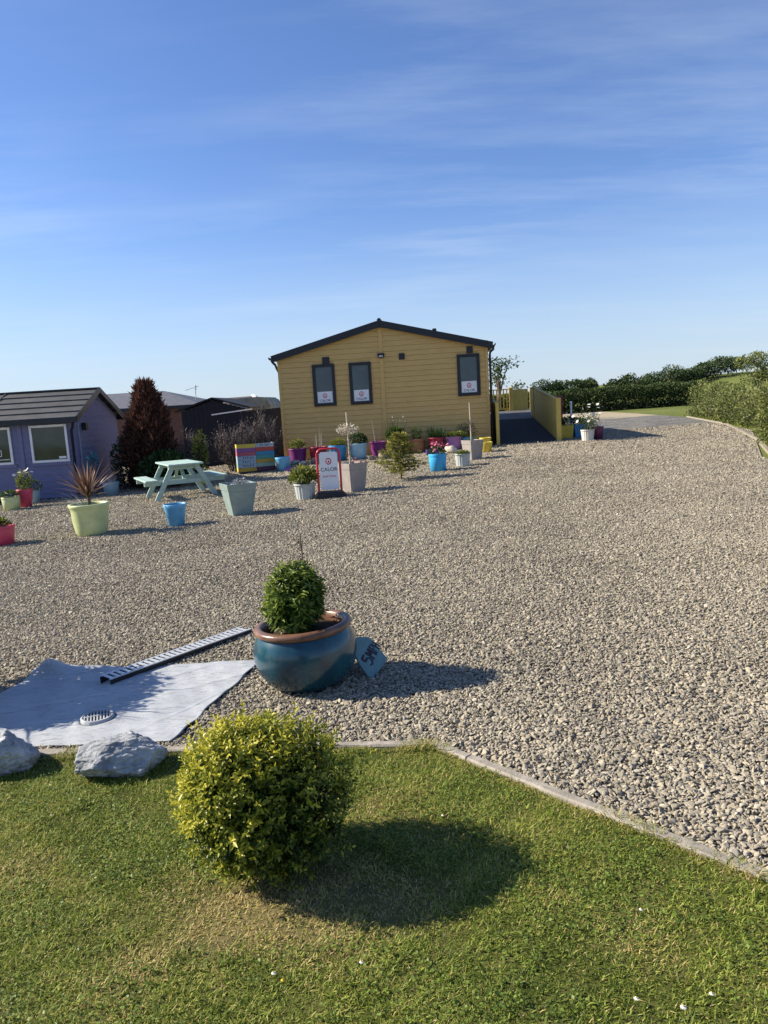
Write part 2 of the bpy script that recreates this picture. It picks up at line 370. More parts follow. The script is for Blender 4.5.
hgt = math_(nt, 'ADD', math_(nt, 'MULTIPLY', math_(nt, 'SUBTRACT', 1, vo.outputs['Distance']), 1.0), math_(nt, 'MULTIPLY', sx.outputs[2], .8))
L(nt, bump(nt, hgt, .4, .012), p.inputs['Normal']); M['gravel'] = m
# grass ground (lawn soil / field)
m, nt, out = new_mat('turf'); p = principled(nt, out, .95, .1)
pos = N(nt, 'ShaderNodeNewGeometry').outputs['Position']
c = ramp(nt, noise(nt, pos, 3.5, 8, .7), [(.3, (.06, .07, .018)), (.5, (.11, .115, .03)), (.7, (.20, .165, .065))])
vm = N(nt, 'ShaderNodeVectorMath', operation='SUBTRACT'); L(nt, pos, vm.inputs[0]); vm.inputs[1].default_value = (-.36, 2.2, 0)
vs = N(nt, 'ShaderNodeVectorMath', operation='MULTIPLY'); L(nt, vm.outputs[0], vs.inputs[0]); vs.inputs[1].default_value = (2.0, 3.6, 0)
ln_ = N(nt, 'ShaderNodeVectorMath', operation='LENGTH'); L(nt, vs.outputs[0], ln_.inputs[0])
ds = math_(nt, 'ADD', ln_.outputs['Value'], math_(nt, 'MULTIPLY', math_(nt, 'SUBTRACT', noise(nt, pos, 9, 5, .65), .5), 1.6))
c = mixc(nt, ramp(nt, ds, [(.45, (.55,)*3), (1.0, (0,)*3)]), c, (.23, .175, .095))      # worn earth and dead thatch round the shrub
L(nt, c, p.inputs['Base Color']); L(nt, bump(nt, noise(nt, pos, 60, 6, .7), .8, .02), p.inputs['Normal']); M['turf'] = m
m, nt, out = new_mat('field_grass'); p = principled(nt, out, .95, .1)
pos = N(nt, 'ShaderNodeNewGeometry').outputs['Position']
c = ramp(nt, noise(nt, pos, .25, 8, .75), [(.3, (.085, .115, .028)), (.5, (.14, .165, .042)), (.7, (.21, .20, .075))])
L(nt, c, p.inputs['Base Color']); L(nt, bump(nt, noise(nt, pos, 14, 6, .7), .8, .08), p.inputs['Normal']); M['field'] = m
M['f_grass'] = foliage('grass_blade', [(0, (.06, .088, .014)), (.3, (.165, .225, .030)), (.55, (.34, .385, .068)), (.75, (.50, .41, .15)), (1, (.60, .45, .23))], .38, .55, .25, .28)
M['f_clover'] = foliage('clover_leaf', [(0, (.07, .11, .018)), (1, (.19, .27, .045))], .3, .5)

# ------------------------------------------------------------------ setting: ground
def grid(name, mat, xs_of_y, ys, nx, dz, kind='structure'):
    V = []; ys = list(ys)
    for y in ys:
        x0, x1 = xs_of_y(y); X = np.linspace(x0, x1, nx+1); V.append(np.stack([X, np.full(nx+1, y), zg(X, y)+dz], 1))
    V = np.concatenate(V); i = np.arange(nx); F = []
    for j in range(len(ys)-1):
        a = j*(nx+1)+i; F.append(np.stack([a, a+1, a+nx+2, a+nx+1], 1))
    o = npmesh(name, V, np.concatenate(F), mat, smooth=True); tag(o, kind=kind); return o
yl = np.concatenate([[-30, -10], np.linspace(-3, 60, 64), np.geomspace(64, 3000, 22)])
grid('ground', M['field'], lambda y: (-(60+abs(y)*1.6), 60+abs(y)*1.6), yl, 150, -.02)
KR = [(-5, 6.2), (9.5, 6.2), (13.92, 7.19), (21.08, 10.6), (31.9, 13.19), (40, 13.9), (47.5, 14.3)]
def kx(y): return float(np.interp(y, [a for a, b in KR], [b for a, b in KR]))
grid('gravel_yard', M['gravel'], lambda y: (-17, kx(y)), np.concatenate([np.linspace(-1, 12, 66), np.linspace(12.5, 47.5, 71)]), 90, 0)
X = np.linspace(-4.2, 3.0, 73); V = []; ny = 40
for x in X:
    Y = np.linspace(-1.2, float(yb(x)), ny+1); r_ = np.random.default_rng(3)
    V.append(np.stack([np.full(ny+1, x), Y, lz(x, Y)], 1))
V = np.concatenate(V); F = np.concatenate([np.stack([i*(ny+1)+np.arange(ny), (i+1)*(ny+1)+np.arange(ny), (i+1)*(ny+1)+np.arange(ny)+1, i*(ny+1)+np.arange(ny)+1], 1) for i in range(len(X)-1)])
tag(npmesh('lawn', V, F, M['turf'], smooth=True), kind='structure')

# sheet outline (needed for keeping stones off it)
SH = [(-2.39, 4.80), (-.85, 4.65), (-1.14, 3.525), (-2.64, 3.70)]
def in_poly(x, y, P, grow=0):
    ins = np.ones(len(x), bool); n = len(P)
    for i in range(n):
        (ax, ay), (bx, by) = P[i], P[(i+1) % n]; l = math.hypot(bx-ax, by-ay)
        ins &= ((bx-ax)*(y-ay)-(by-ay)*(x-ax))/l < grow
    return ins

# ------------------------------------------------------------------ loose stones (geometry nodes, one uncountable object)
def stones():
    P = []
    for y0, y1, dens in ((1.2, 3.4, 10500), (3.4, 6, 9500), (6, 9, 6800), (9, 13, 3400), (13, 18, 1100), (18, 26, 330)):
        xw = .60*y1+.9; A = 2*xw*(y1-y0); n = int(A*dens)
        x = RNG.uniform(-xw, min(xw, 99), n); y = RNG.uniform(y0, y1, n); P.append(np.stack([x, y], 1))
    P = np.concatenate(P); x, y = P.T
    keep = (y > yb(x)+.035) & ~in_poly(x, y, SH, -.015) & (x < np.interp(y, [a for a, b in KR], [b for a, b in KR])-.05)
    keep &= np.abs(x) < .58*y+.8
    keep &= np.hypot(x+.51, y-4.2) > .17
    P = P[keep]; x, y = P.T; n = len(P)
    s = np.exp(RNG.normal(math.log(.0088), .36, n)); s = np.clip(s, .004, .022); s *= np.interp(y, [2.5, 5, 8, 13, 26], [.82, .72, .76, 1.0, 1.7])
    sc = np.stack([s*RNG.uniform(1.0, 1.6, n), s*RNG.uniform(.6, .95, n), s*RNG.uniform(.28, .52, n)], 1)
    rot = np.stack([RNG.normal(0, .45, n), RNG.normal(0, .45, n), RNG.uniform(0, 6.283, n)], 1)
    z = zg(x, y)+.003+RNG.random(n)*.014
    me = bpy.data.meshes.new('gravel_stones'); me.vertices.add(n)
    me.vertices.foreach_set('co', np.stack([x, y, z], 1).astype(np.float32).ravel())
    for nm, d in (('rot', rot), ('scl', sc)):
        a = me.attributes.new(nm, 'FLOAT_VECTOR', 'POINT'); a.data.foreach_set('vector', d.astype(np.float32).ravel())
    a = me.attributes.new('idx', 'INT', 'POINT'); a.data.foreach_set('value', RNG.integers(0, 7, n).astype(np.int32))
    o = link('gravel_stones', me, M['pebble'])
    tag(o, 'loose grey and tan pebbles spread over the yard', 'gravel', kind='stuff')
    ng = bpy.data.node_groups.new('scatter_stones', 'GeometryNodeTree')
    ng.interface.new_socket('Geometry', in_out='INPUT', socket_type='NodeSocketGeometry'); ng.interface.new_socket('Geometry', in_out='OUTPUT', socket_type='NodeSocketGeometry')
    nn = ng.nodes; gi = nn.new('NodeGroupInput'); go = nn.new('NodeGroupOutput'); ip = nn.new('GeometryNodeInstanceOnPoints'); jn = nn.new('GeometryNodeJoinGeometry')
    for k in range(7):
        ico = nn.new('GeometryNodeMeshIcoSphere'); ico.inputs['Radius'].default_value = 1; ico.inputs['Subdivisions'].default_value = 3
        ps = nn.new('GeometryNodeInputPosition'); nz = nn.new('ShaderNodeTexNoise'); nz.noise_dimensions = '4D'
        nz.inputs['W'].default_value = k*7.3; nz.inputs['Scale'].default_value = .95; nz.inputs['Detail'].default_value = 1.5
        ng.links.new(ps.outputs[0], nz.inputs['Vector'])
        sb = nn.new('ShaderNodeVectorMath'); sb.operation = 'SUBTRACT'; sb.inputs[1].default_value = (.5, .5, .5); ng.links.new(nz.outputs['Color'], sb.inputs[0])
        ml = nn.new('ShaderNodeVectorMath'); ml.operation = 'MULTIPLY'; ml.inputs[1].default_value = (1.5, 1.5, 1.5); ng.links.new(sb.outputs[0], ml.inputs[0])
        sp_ = nn.new('GeometryNodeSetPosition'); ng.links.new(ico.outputs[0], sp_.inputs['Geometry']); ng.links.new(ml.outputs[0], sp_.inputs['Offset'])
        sh = nn.new('GeometryNodeSetShadeSmooth'); ng.links.new(sp_.outputs[0], sh.inputs[0])
        sm_ = nn.new('GeometryNodeSetMaterial'); sm_.inputs['Material'].default_value = M['pebble']; ng.links.new(sh.outputs[0], sm_.inputs[0])
        g2 = nn.new('GeometryNodeGeometryToInstance'); ng.links.new(sm_.outputs[0], g2.inputs[0]); ng.links.new(g2.outputs[0], jn.inputs[0])
    ng.links.new(gi.outputs[0], ip.inputs['Points']); ng.links.new(jn.outputs[0], ip.inputs['Instance']); ip.inputs['Pick Instance'].default_value = True
    for nm, ty, so in (('rot', 'FLOAT_VECTOR', 'Rotation'), ('scl', 'FLOAT_VECTOR', 'Scale'), ('idx', 'INT', 'Instance Index')):
        na = nn.new('GeometryNodeInputNamedAttribute'); na.data_type = ty; na.inputs['Name'].default_value = nm
        ng.links.new(na.outputs['Attribute'], ip.inputs[so])
    ng.links.new(ip.outputs[0], go.inputs[0])
    md = o.modifiers.new('scatter', 'NODES'); md.node_group = ng
    print('stones', n)
stones()

# ------------------------------------------------------------------ lawn grass
def lawn_grass():
    r = np.random.default_rng(21); n = 560000
    y = r.uniform(1.25, 3.7, n); x = r.uniform(-2.6, 2.6, n)
    k = (y < yb(x)-.012) & (np.abs(x-.2) < .60*y+.75); x, y = x[k], y[k]; n = len(x)
    f = lambda a, b, p: np.sin(x*a+p)*np.sin(y*b+p*1.7)
    patch = .5+.22*f(3.1, 2.7, .3)+.2*f(7.3, 6.1, 1.9)+.16*f(15, 17, 4)+.14*f(31, 27, 2.2)
    dd = np.hypot((x+.40)/.44, (y-2.2)/.22)+.25*f(11, 13, 1)
    d2 = np.hypot((x+.08)/.25, (y-2.78)/.25)+.3*f(9, 12, 2)
    bare = np.clip(1.45-dd, 0, 1); edge = np.clip(1-(yb(x)-y)/.16, 0, 1)*np.clip(patch+.2, 0, 1)
    dry = np.clip(.95*bare+.75*np.clip(1.1-d2, 0, 1)*.8+.8*edge+1.1*np.clip(np.sin(x*4.7+2)*np.sin(y*5.3+.6)+.6*f(12, 10, 2.7)-.55, 0, .8), 0, 1)
    keep = r.random(n) > bare*.5+edge*.25; x, y, patch, dry, bare = x[keep], y[keep], patch[keep], dry[keep], bare[keep]; n = len(x)
    straw = r.random(n) < np.where(bare > .15, dry*.95, dry*.6)+.05
    tint = np.where(straw, r.uniform(.62, 1, n), np.clip(.14+.46*patch+.17*r.normal(size=n), 0, .66))
    P = np.stack([x, y, lz(x, y)-.002], 1)
    D = np.stack([r.normal(0, .75, n), r.normal(0, .75, n), r.uniform(.35, 1.2, n)], 1)
    ln = r.uniform(.012, .029, n)*(1+.45*(patch-.5))*np.where(straw, .85, 1); ln *= np.where(r.random(n) < .03, 1.7, 1)
    o = blades('lawn_grass', P, D, ln, r.uniform(.0018, .0044, n), r.uniform(.05, .5, n), tint, M['f_grass'], seg=2, rng=r)
    tag(o, 'short mown grass with straw patches on the lawn', 'grass', kind='stuff')
    n = 13000; x = r.uniform(-2.2, 2.2, n); y = yb(x)-.012-.05*r.random(n)**1.5; P = np.stack([x, y, lz(x, y)-.003], 1)
    o = blades('edge_grass', P, np.stack([r.normal(.1, .4, n), r.normal(.35, .45, n), np.ones(n)], 1), r.uniform(.025, .055, n)*(.6+.8*np.clip(np.sin(x*13)*np.sin(x*5.3+1)+.5, 0, 1)), .003, .45, np.where(r.random(n) < .45, r.uniform(.65, 1, n), r.uniform(.1, .6, n)), M['f_grass'], seg=3, rng=r)
    tag(o, 'longer ragged grass along the concrete edging', 'grass', kind='stuff')
    # clover and small broad leaves
    n = 52000; y = r.uniform(1.3, 3.6, n); x = r.uniform(-2.4, 2.0, n); g_ = np.sin(x*6+1)*np.sin(y*7+2)+.5*np.sin(x*17)*np.sin(y*19)
    k = (y < yb(x)-.03) & (g_ > -.1) & (np.hypot((x+.42)/.42, (y-2.2)/.2) > 1) & (np.abs(x) < .6*y+.3); x, y = x[k], y[k]; n = len(x)
    P = np.stack([x, y, lz(x, y)+r.uniform(.006, .022, n)], 1); a = r.uniform(0, 6.28, n)
    D = np.stack([np.cos(a), np.sin(a), r.uniform(-.2, .4, n)], 1); Nn = np.stack([r.normal(0, .35, n), r.normal(0, .35, n), np.ones(n)], 1); s = r.uniform(.005, .013, n)
    o = leaf_mesh('lawn_clover', P, D, Nn, s, s*.85, r.random(n), M['f_clover'], fold=.1)
    tag(o, 'small clover leaves growing among the lawn grass', 'clover', kind='stuff')
lawn_grass()
fm = paint('daisy_head', (.8, .8, .76), .7, .05, 9, 0); fc = paint('daisy_eye', (.65, .45, .04), .7, .1, 9, 0)
def daisy(x, y, r, label, yellow=False):
    t = empty('lawn_daisy', (x, y, float(lz(x, y))-.002), 0, label, 'daisy', 'daisies scattered in the lawn')
    MB().tube([(0, 0, 0), (.002, .001, .028)], .0008, 5).build('stalk', M['f_clover'], t)
    b = MB()
    for k in range(11):
        a = k*2*math.pi/11; c, s_ = math.cos(a), math.sin(a); w = r*.24
        b.add([(c*r*.2-s_*w*.5, s_*r*.2+c*w*.5, .028), (c*r-s_*w*.6, s_*r+c*w*.6, .026), (c*r+s_*w*.6, s_*r-c*w*.6, .0262), (c*r*.2+s_*w*.5, s_*r*.2-c*w*.5, .0282)], [(0, 1, 2, 3)])
    b.build('petals', fc if yellow else fm, t)
    MB().lathe([(r*.3, .028), (r*.26, .031), (.0005, .033)], 10).build('flower_eye', fc, t)
for x, y, r, l, yl_ in [(.68, 1.66, .008, 'white daisy nearest the lower right corner of the lawn', 0), (.575, 1.70, .007, 'white daisy left of the corner daisy in the grass', 0), (.765, 1.69, .0065, 'white daisy at the right end of the corner trio', 0),
                        (.155, 2.62, .006, 'lone white daisy in grass right of the shrub shadow', 0), (.70, 2.02, .006, 'single white daisy in grass below the concrete edging', 0), (-.39, 1.89, .007, 'white daisy beside the yellow flower in front of the shrub', 0), (-.36, 1.86, .006, 'small yellow flower beside a daisy in front of the shrub', 1), (-.14, 1.9, .006, 'pale daisy in dry grass in front of the shrub', 0)]:
    daisy(x, y, r, l, bool(yl_))

# ------------------------------------------------------------------ concrete edging slabs
def edging(p, q, label, w=.048, h=.072, grp='concrete edging slabs along the lawn'):
    z0, z1 = Z(*p), Z(*q); c = ((p[0]+q[0])/2, (p[1]+q[1])/2, (z0+z1)/2); l = math.hypot(q[0]-p[0], q[1]-p[1])
    a = math.atan2(q[1]-p[1], q[0]-p[0])
    b = MB(); n = 9
    rr = random.Random(int(p[0]*977+p[1]*31)); prof = []
    for i in range(n+1):
        t = -l/2+.002+(l-.004)*i/n; j = lambda: rr.uniform(-.0025, .0025)
        prof.append([(t, -w/2+j(), -.05), (t, -w/2+j(), h-.045), (t, -w/2+.006, h-.038+j()), (t, w/2-.006, h-.038+j()), (t, w/2+j(), h-.045), (t, w/2+j(), -.05)])
    V = [v for r_ in prof for v in r_]; F = [(i*6+k, i*6+k+1, (i+1)*6+k+1, (i+1)*6+k) for i in range(n) for k in range(5)]
    F += [tuple(range(6)), tuple(n*6+k for k in range(5, -1, -1))]
    b.add(V, F)
    o = b.build('edging_slab', M['concrete'], None, c, rot=(0, -math.atan2(z1-z0, l), a)); tag(o, label, 'edging', grp)
def along(p, q, d0, d1):
    l = math.hypot(q[0]-p[0], q[1]-p[1]); u = ((q[0]-p[0])/l, (q[1]-p[1])/l); return (p[0]+u[0]*d0, p[1]+u[1]*d0), (p[0]+u[0]*d1, p[1]+u[1]*d1)
KL = (K2[0]-3.6, float(yb(K2[0]-3.6))); KE = (2.3, float(yb(2.3)))
edging(*along(K2, KL, .03, .93), 'concrete edging slab just left of the bend behind the golden shrub')
edging(*along(K2, KL, .935, 1.83), 'concrete edging slab behind the boulder beside the grey sheet')
edging(*along(K2, KL, 1.835, 2.73), 'concrete edging slab behind the left boulder')
edging(*along(K2, KE, -.01, .22), 'short concrete edging slab at the bend')
edging(*along(K2, KE, .225, 1.36), 'long concrete edging slab between lawn and gravel on the right')
edging(*along(K2, KE, 1.365, 2.3), 'concrete edging slab at the right end beyond a joint')
M['kerb_pale'] = paint('pale_kerb', (.28, .245, .185), .85, .15, 6, .3)
for i, (y0, y1) in enumerate(((13.2, 17.5), (17.6, 24.5), (24.6, 31.9))):
    p, q = (kx(y0)+.05, y0), (kx(y1)+.05, y1)
    l = ['pale kerb length in front of the near bush on the right', 'pale kerb length along the middle of the right verge', 'pale kerb length at the far end of the right verge'][i]
    z0, z1 = Z(*p), Z(*q); b = MB(); b.bar((p[0], p[1], z0-.005), (q[0], q[1], z1-.005), .07, .09)
    o = b.build('verge_kerb', M['kerb_pale']); tag(o, l, 'kerb', 'pale kerbs along the right verge')

# ------------------------------------------------------------------ ground sheet, drain, gully grate, boulders
def sheet():
    nx, ny = 150, 110; A, B, C_, D_ = [np.array(p) for p in SH]
    u = np.linspace(0, 1, nx+1)[None, :]; v = np.linspace(0, 1, ny+1)[:, None]
    P = ((1-u)[..., None]*(1-v)[..., None]*D_+u[..., None]*(1-v)[..., None]*C_+(1-u)[..., None]*v[..., None]*A+u[..., None]*v[..., None]*B)
    x, y = P[..., 0], P[..., 1]; uu, vv = u+0*v, v+0*u
    y = y+.005*np.sin(uu*23)*(1-vv)+.006*np.sin(uu*9+1)*vv; x = x+.006*np.sin(vv*12)*uu+.004*np.sin(vv*31)*uu
    z = zg(x, y)+.022
    s = lambda a, b, p: np.sin(x*a+y*b+p)
    z += .003*s(5, 9, 0)*s(3, -4, 1)+.0020*s(14, -9, 2)*s(6, 11, .4)+.0012*s(-22, 31, 1)+.0010*s(45, 20, 3)
    rg = lambda cx, cy, ang, w, a, l: a*np.exp(-(((x-cx)*-math.sin(ang)+(y-cy)*math.cos(ang))/w)**2-(((x-cx)*math.cos(ang)+(y-cy)*math.sin(ang))/l)**2)
    z += rg(-1.3, 4.2, .5, .010, .004, .5)+rg(-1.5, 4.4, .62, .012, .006, .4)+rg(-1.15, 3.95, .9, .009, .004, .35)+rg(-1.95, 4.2, .3, .03, .012, .4)+rg(-1.0, 4.35, .4, .008, .004, .3)+rg(-1.2, 4.45, .2, .007, .004, .25)+rg(-1.4, 4.0, .35, .006, .003, .3)
    z += .075*np.exp(-((x+2.30)/.10)**2-((y-4.78)/.06)**2)+.03*np.exp(-((x+2.1)/.25)**2-((y-4.75)/.10)**2)    # far corner standing up in a fold
    mh = np.hypot(x+1.65, y-3.9); z += .005*np.exp(-((mh-.115)/.015)**2)-.020*(mh < .088)
    z += .006*np.clip(uu-.93, 0, 1)/.07*np.abs(np.sin(vv*9+1))
    hole = np.hypot((x+1.86)/.05, (y-4.46)/.05); z -= .016*np.exp(-hole**2)
    top = np.stack([x, y, z], -1).reshape(-1, 3); bot = top-np.array([0, 0, .004]); n = len(top)
    i, j = np.meshgrid(np.arange(nx), np.arange(ny)); a = (j*(nx+1)+i).ravel(); F = np.stack([a, a+1, a+nx+2, a+nx+1], 1)
    ring = np.concatenate([np.arange(nx), np.arange(ny)*(nx+1)+nx, ny*(nx+1)+nx-np.arange(nx), (ny-np.arange(ny))*(nx+1)]); r2 = np.roll(ring, -1)
    F = np.concatenate([F, (F+n)[:, ::-1], np.stack([ring, ring+n, r2+n, r2], 1)])
    o = npmesh('ground_sheet', np.concatenate([top, bot]), F, M['sheet'], smooth=True)
    tag(o, 'wrinkled blue-grey sheet spread on the gravel behind the boulders', 'ground sheet')
sheet()
u = MB(); e0, e1 = Vector((-.815, 4.63, Z(-.85, 4.64)+.012)), Vector((-1.105, 3.55, Z(-1.1, 3.6)+.012)); pts = [e0+(e1-e0)*k/12 for k in range(13)]
L2 = [p_+Vector((.022+.012*math.sin(k*1.7), 0, .003*math.sin(k*2.1))) for k, p_ in enumerate(pts)]; R2 = [p_+Vector((-.10, 0, .002)) for p_ in pts]
u.add(L2+R2+[q_-Vector((0, 0, .004)) for q_ in L2], [(k, k+1, 14+k, 13+k) for k in range(12)]+[(k+1, k, 26+k, 27+k) for k in range(12)])
tag(u.build('membrane_strip', M['black']), 'black membrane edge showing under the right side of the grey sheet', 'membrane')
# gully cover lying in the sheet
t = empty('gully_grate', (-1.65, 3.9, Z(-1.65, 3.9)+.030), .35, 'round slotted gully grate set in the grey sheet', 'drain grate'); t.scale = (.80, .80, 1)
M['grate'] = paint('grate_grey', (.30, .33, .36), .55, .15, 10, .4)
MB().lathe([(.112, -.010), (.110, .008), (.104, .0115), (.094, .0115), (.094, -.004)], 44).build('rim', M['sheet'], t)
MB().lathe([(.093, -.003), (.001, -.0035)], 30).build('sump', M['black'], t)
b = MB()
for k in range(-4, 5):
    h = math.sqrt(max(0, .092**2-(k*.021)**2)); b.box(k*.021-.0052, k*.021+.0052, -h, h, .004, .010)
b.box(-.09, .09, -.006, .006, .0102, .0115)
b.build('bars', M['sheet'], t)
# channel drain
p, q = Vector((-1.81, 4.46, Z(-1.84, 4.5)+.055)), Vector((-1.08, 5.36, Z(-1.09, 5.4)+.035)); d, s_, u_, l = frame(p, q)
t = empty('channel_drain', p, 0, 'long galvanised channel drain with slotted grating lying on the gravel', 'channel drain')
t.rotation_euler = Matrix((d, -s_, u_)).transposed().to_euler() if False else Matrix(((d.x, -s_.x, u_.x), (d.y, -s_.y, u_.y), (d.z, -s_.z, u_.z))).to_euler()
b = MB(); b.box(0, l, -.062, -.055, -.07, 0); b.box(0, l, .055, .062, -.07, 0); b.box(0, l, -.054, .054, -.07, -.063); b.build('channel', M['black'], t)
b = MB(); b.box(.001, l-.001, -.060, -.046, .001, .008); b.box(.001, l-.001, .046, .060, .001, .008)
k = .012
while k < l-.03: b.box(k, k+.022, -.0455, .0455, .001, .007); k += .042
b.build('grating', M['steel'], t)
def boulder(name, x, y, sx, sy, sz, seed, label, rz=0, mat='rock', sub=6, cat='boulder', group=None, sink=.1):
    bm = bmesh.new(); bmesh.ops.create_icosphere(bm, subdivisions=sub, radius=1); r = random.Random(seed)
    planes = [(Vector((r.gauss(0, 1), r.gauss(0, 1), r.gauss(.2, .8))).normalized(), r.uniform(.76, 1.02)) for _ in range(16)]
    from mathutils import noise as nz
    for v in bm.verts:
        c = v.co.copy(); c *= 1/(abs(c.x)**3.6+abs(c.y)**3.6+abs(c.z)**3.6)**(1/3.6)
        for n_, d_ in planes:
            e = c.dot(n_)-d_
            if e > 0: c -= n_*e*.96
        nn_ = nz.fractal(c*2.2+Vector((seed, 0, 0)), 1, 2, 5); c += v.co.normalized()*(.05*nn_)
        rd_ = abs(nz.noise(c*3.1+Vector((2, seed, 1)))); c += v.co.normalized()*(.035*nz.noise(c*9+Vector((seed, 3, 1)))-.10*max(0, .16-rd_)/.16*.6+.016*nz.noise(c*24))
        v.co = Vector((c.x*sx, c.y*sy, c.z*sz))
    me = bpy.data.meshes.new(name); bm.to_mesh(me); bm.free(); me.polygons.foreach_set('use_smooth', [True]*len(me.polygons))
    o = link(name, me, M[mat], None, (x, y, Z(x, y)+sz*(1-2*sink)), (0, 0, rz)); return tag(o, label, cat, group)
boulder('boulder', -1.30, 3.27, .215, .130, .095, 12, 'larger grey-white boulder between the grey sheet and the golden shrub', .1)
boulder('boulder', -1.97, 3.40, .215, .135, .112, 5, 'grey-white boulder at the left edge of the lawn', -.2)

# ------------------------------------------------------------------ plants in pots
def soil_disc(t, r, z): 
    b = MB(); n = 24; b.lathe([(r, z), (r*.6, z+.012), (.001, z+.018)], n); return b.build('soil', M['soil'], t)
def pot_body(t, style, r, h, mat, taper=.72):
    b = MB()
    if style == 'round':
        rb = r*taper; b.lathe([(rb*.9, 0), (rb, .004), (rb+(r-rb)*.80, h*.80), (r*.955, h*.82), (r*.985, h*.86), (r, h*.97), (r*.985, h), (r*.92, h), (r*.90, h*.95), (r*.84, h*.6)], 44)
        b.lathe([(rb*.9, 0), (.001, .001)], 44)
    elif style == 'bell':
        rb = r*taper; b.lathe([(rb*.86, 0), (rb*.95, .01), (rb*1.10, h*.14), (rb*1.24, h*.45), (r*.90, h*.8), (r*.97, h*.90), (r, h*.93), (r*1.0, h*.985), (r*.98, h), (r*.88, h), (r*.85, h*.92), (r*.8, h*.6)], 48)
        b.lathe([(rb*.86, 0), (.001, .001)], 48)
    elif style == 'slat':
        rb = r*taper; b.lathe([(rb, 0), (rb+(r*.93-rb)*.5, h*.45), (r*.93, h*.88)], 144, rib=.022, ribn=18)
        b.lathe([(r*.95, h*.88), (r, h*.89), (r, h*.985), (r*.98, h), (r*.9, h), (r*.88, h*.9), (r*.82, h*.6)], 48); b.lathe([(rb, 0), (.001, .001)], 48)
    elif style == 'square':
        w0, w1 = r*taper, r; w = .025
        def ring(hw, z): return [(-hw, -hw, z), (hw, -hw, z), (hw, hw, z), (-hw, hw, z)]
        lv = [(w0, 0), (w0+(w1-w0)*.76, h*.76), (w0+(w1-w0)*.76-.008, h*.762), (w0+(w1-w0)*.785-.008, h*.785), (w0+(w1-w0)*.79, h*.787), (w1, h), (w1-w, h), (w1-w-.02, h*.7)]
        V = [p for a in lv for p in ring(*a)]; F = [(i*4+k, i*4+(k+1) % 4, (i+1)*4+(k+1) % 4, (i+1)*4+k) for i in range(len(lv)-1) for k in range(4)]
        F.append((3, 2, 1, 0)); b.add(V, F)
    return b.build('pot', mat, t, bevel=.006 if style == 'square' else 0)
def flowers(t, name, n, rad, size, mat, seed, center, zlo=0):
    r = np.random.default_rng(seed); P = []; D = []; Nn = []
    for i in range(n):
        c = np.array([r.normal(0, rad[0]*.5), r.normal(0, rad[1]*.5), r.uniform(zlo, rad[2])])+np.array(center); f = unit(np.array([r.normal(0, .5), -.4+r.normal(0, .5), .9]))
        a1 = unit(np.cross(f, [1, .2, .1])); a2 = np.cross(f, a1)
        for k in range(7):
            a = k*2*math.pi/7; P.append(c); D.append(a1*math.cos(a)+a2*math.sin(a)+.15*f); Nn.append(f)
    P, D, Nn = np.array(P), np.array(D), np.array(Nn); tn = np.random.default_rng(seed).random(len(P))
    for i in range(n):
        q = slice(i*7, i*7+7); leaf_mesh('flower', P[q]-P[i*7], D[q], Nn[q], size, size*.7, tn[q], mat, t, fold=.05, loc=tuple(P[i*7]))
def stems(t, name, n, r0, h, mat, seed, z, spread=.35, w=.006, bend=.2, tint=.5, lo=.6):
    r = np.random.default_rng(seed); a = r.uniform(0, 6.28, n); q = r0*np.sqrt(r.random(n))
    P = np.stack([q*np.cos(a), q*np.sin(a), np.full(n, z)], 1); D = np.stack([np.cos(a)*spread*r.random(n), np.sin(a)*spread*r.random(n), np.ones(n)], 1)
    H, B, T = h*r.uniform(lo, 1, n), bend*r.random(n), np.clip(tint+.25*r.normal(size=n), 0, 1)
    if n > 60: return blades(name, P, D, H, w, B, T, mat, t, rng=r)
    for i in range(n): blades(name[:-1] if name[-1] == 's' else name, P[i:i+1]*0, D[i:i+1], H[i:i+1], w, B[i:i+1], T[i:i+1], mat, t, rng=r, loc=tuple(P[i]))
def potted(x, y, r, h, mat, label, style='round', group='colourful pots along the yard', taper=.72, rz=0, name='plant_pot', sz=None):
    t = empty(name, (x, y, Z(x, y)-.006 if sz is None else sz), rz, label, 'plant pot', group)
    pot_body(t, style, r, h, M[mat], taper)
    if style == 'square':
        w = r-.05; b = MB(); b.add([(-w, -w, h*.86), (w, -w, h*.86), (w, w, h*.86), (-w, w, h*.86), (0, 0, h*.88)], [(0, 1, 4), (1, 2, 4), (2, 3, 4), (3, 0, 4)]); b.build('soil', M['soil'], t)
    else: soil_disc(t, r*.87, h*.88)
    return t
G1 = 'pots lined up along the lodge wall'; G2 = 'pots standing out on the gravel'; G3 = 'pots in front of the purple shed'
# --- row along the lodge
def wy(x): return 22.15-(x+3.0)*.0787        # lodge front wall
def row(x, r, h, mat, label, style='bell', off=.42): return potted(x, wy(x)-r-off+.15, r, h, mat, label, style, G1)
t = row(-2.40, .27, .42, 'p_purple', 'purple pot with pale feathery plant, nearest the left end of the lodge wall'); bush_leaves('foliage', 700, (.25, .25, .17), .05, M['f_yel'], t, 31, (0, 0, .50), zmin=-.4); stems(t, 'stalks', 26, .12, .42, M['f_yel'], 32, .4, .5, .012)
t = row(-1.80, .27, .42, 'p_red', 'dark red pot half hidden behind the red-framed sign'); stems(t, 'stalks', 7, .1, .75, M['f_straw'], 35, .36, .12, .012)
t = potted(-1.20, 21.0, .27, .45, 'p_blue', 'deep blue pot with low yellow-green plant behind the sign', 'round', G1); bush_leaves('foliage', 1100, (.25, .25, .15), .045, M['f_yel'], t, 33, (0, 0, .46), zmin=-.3)
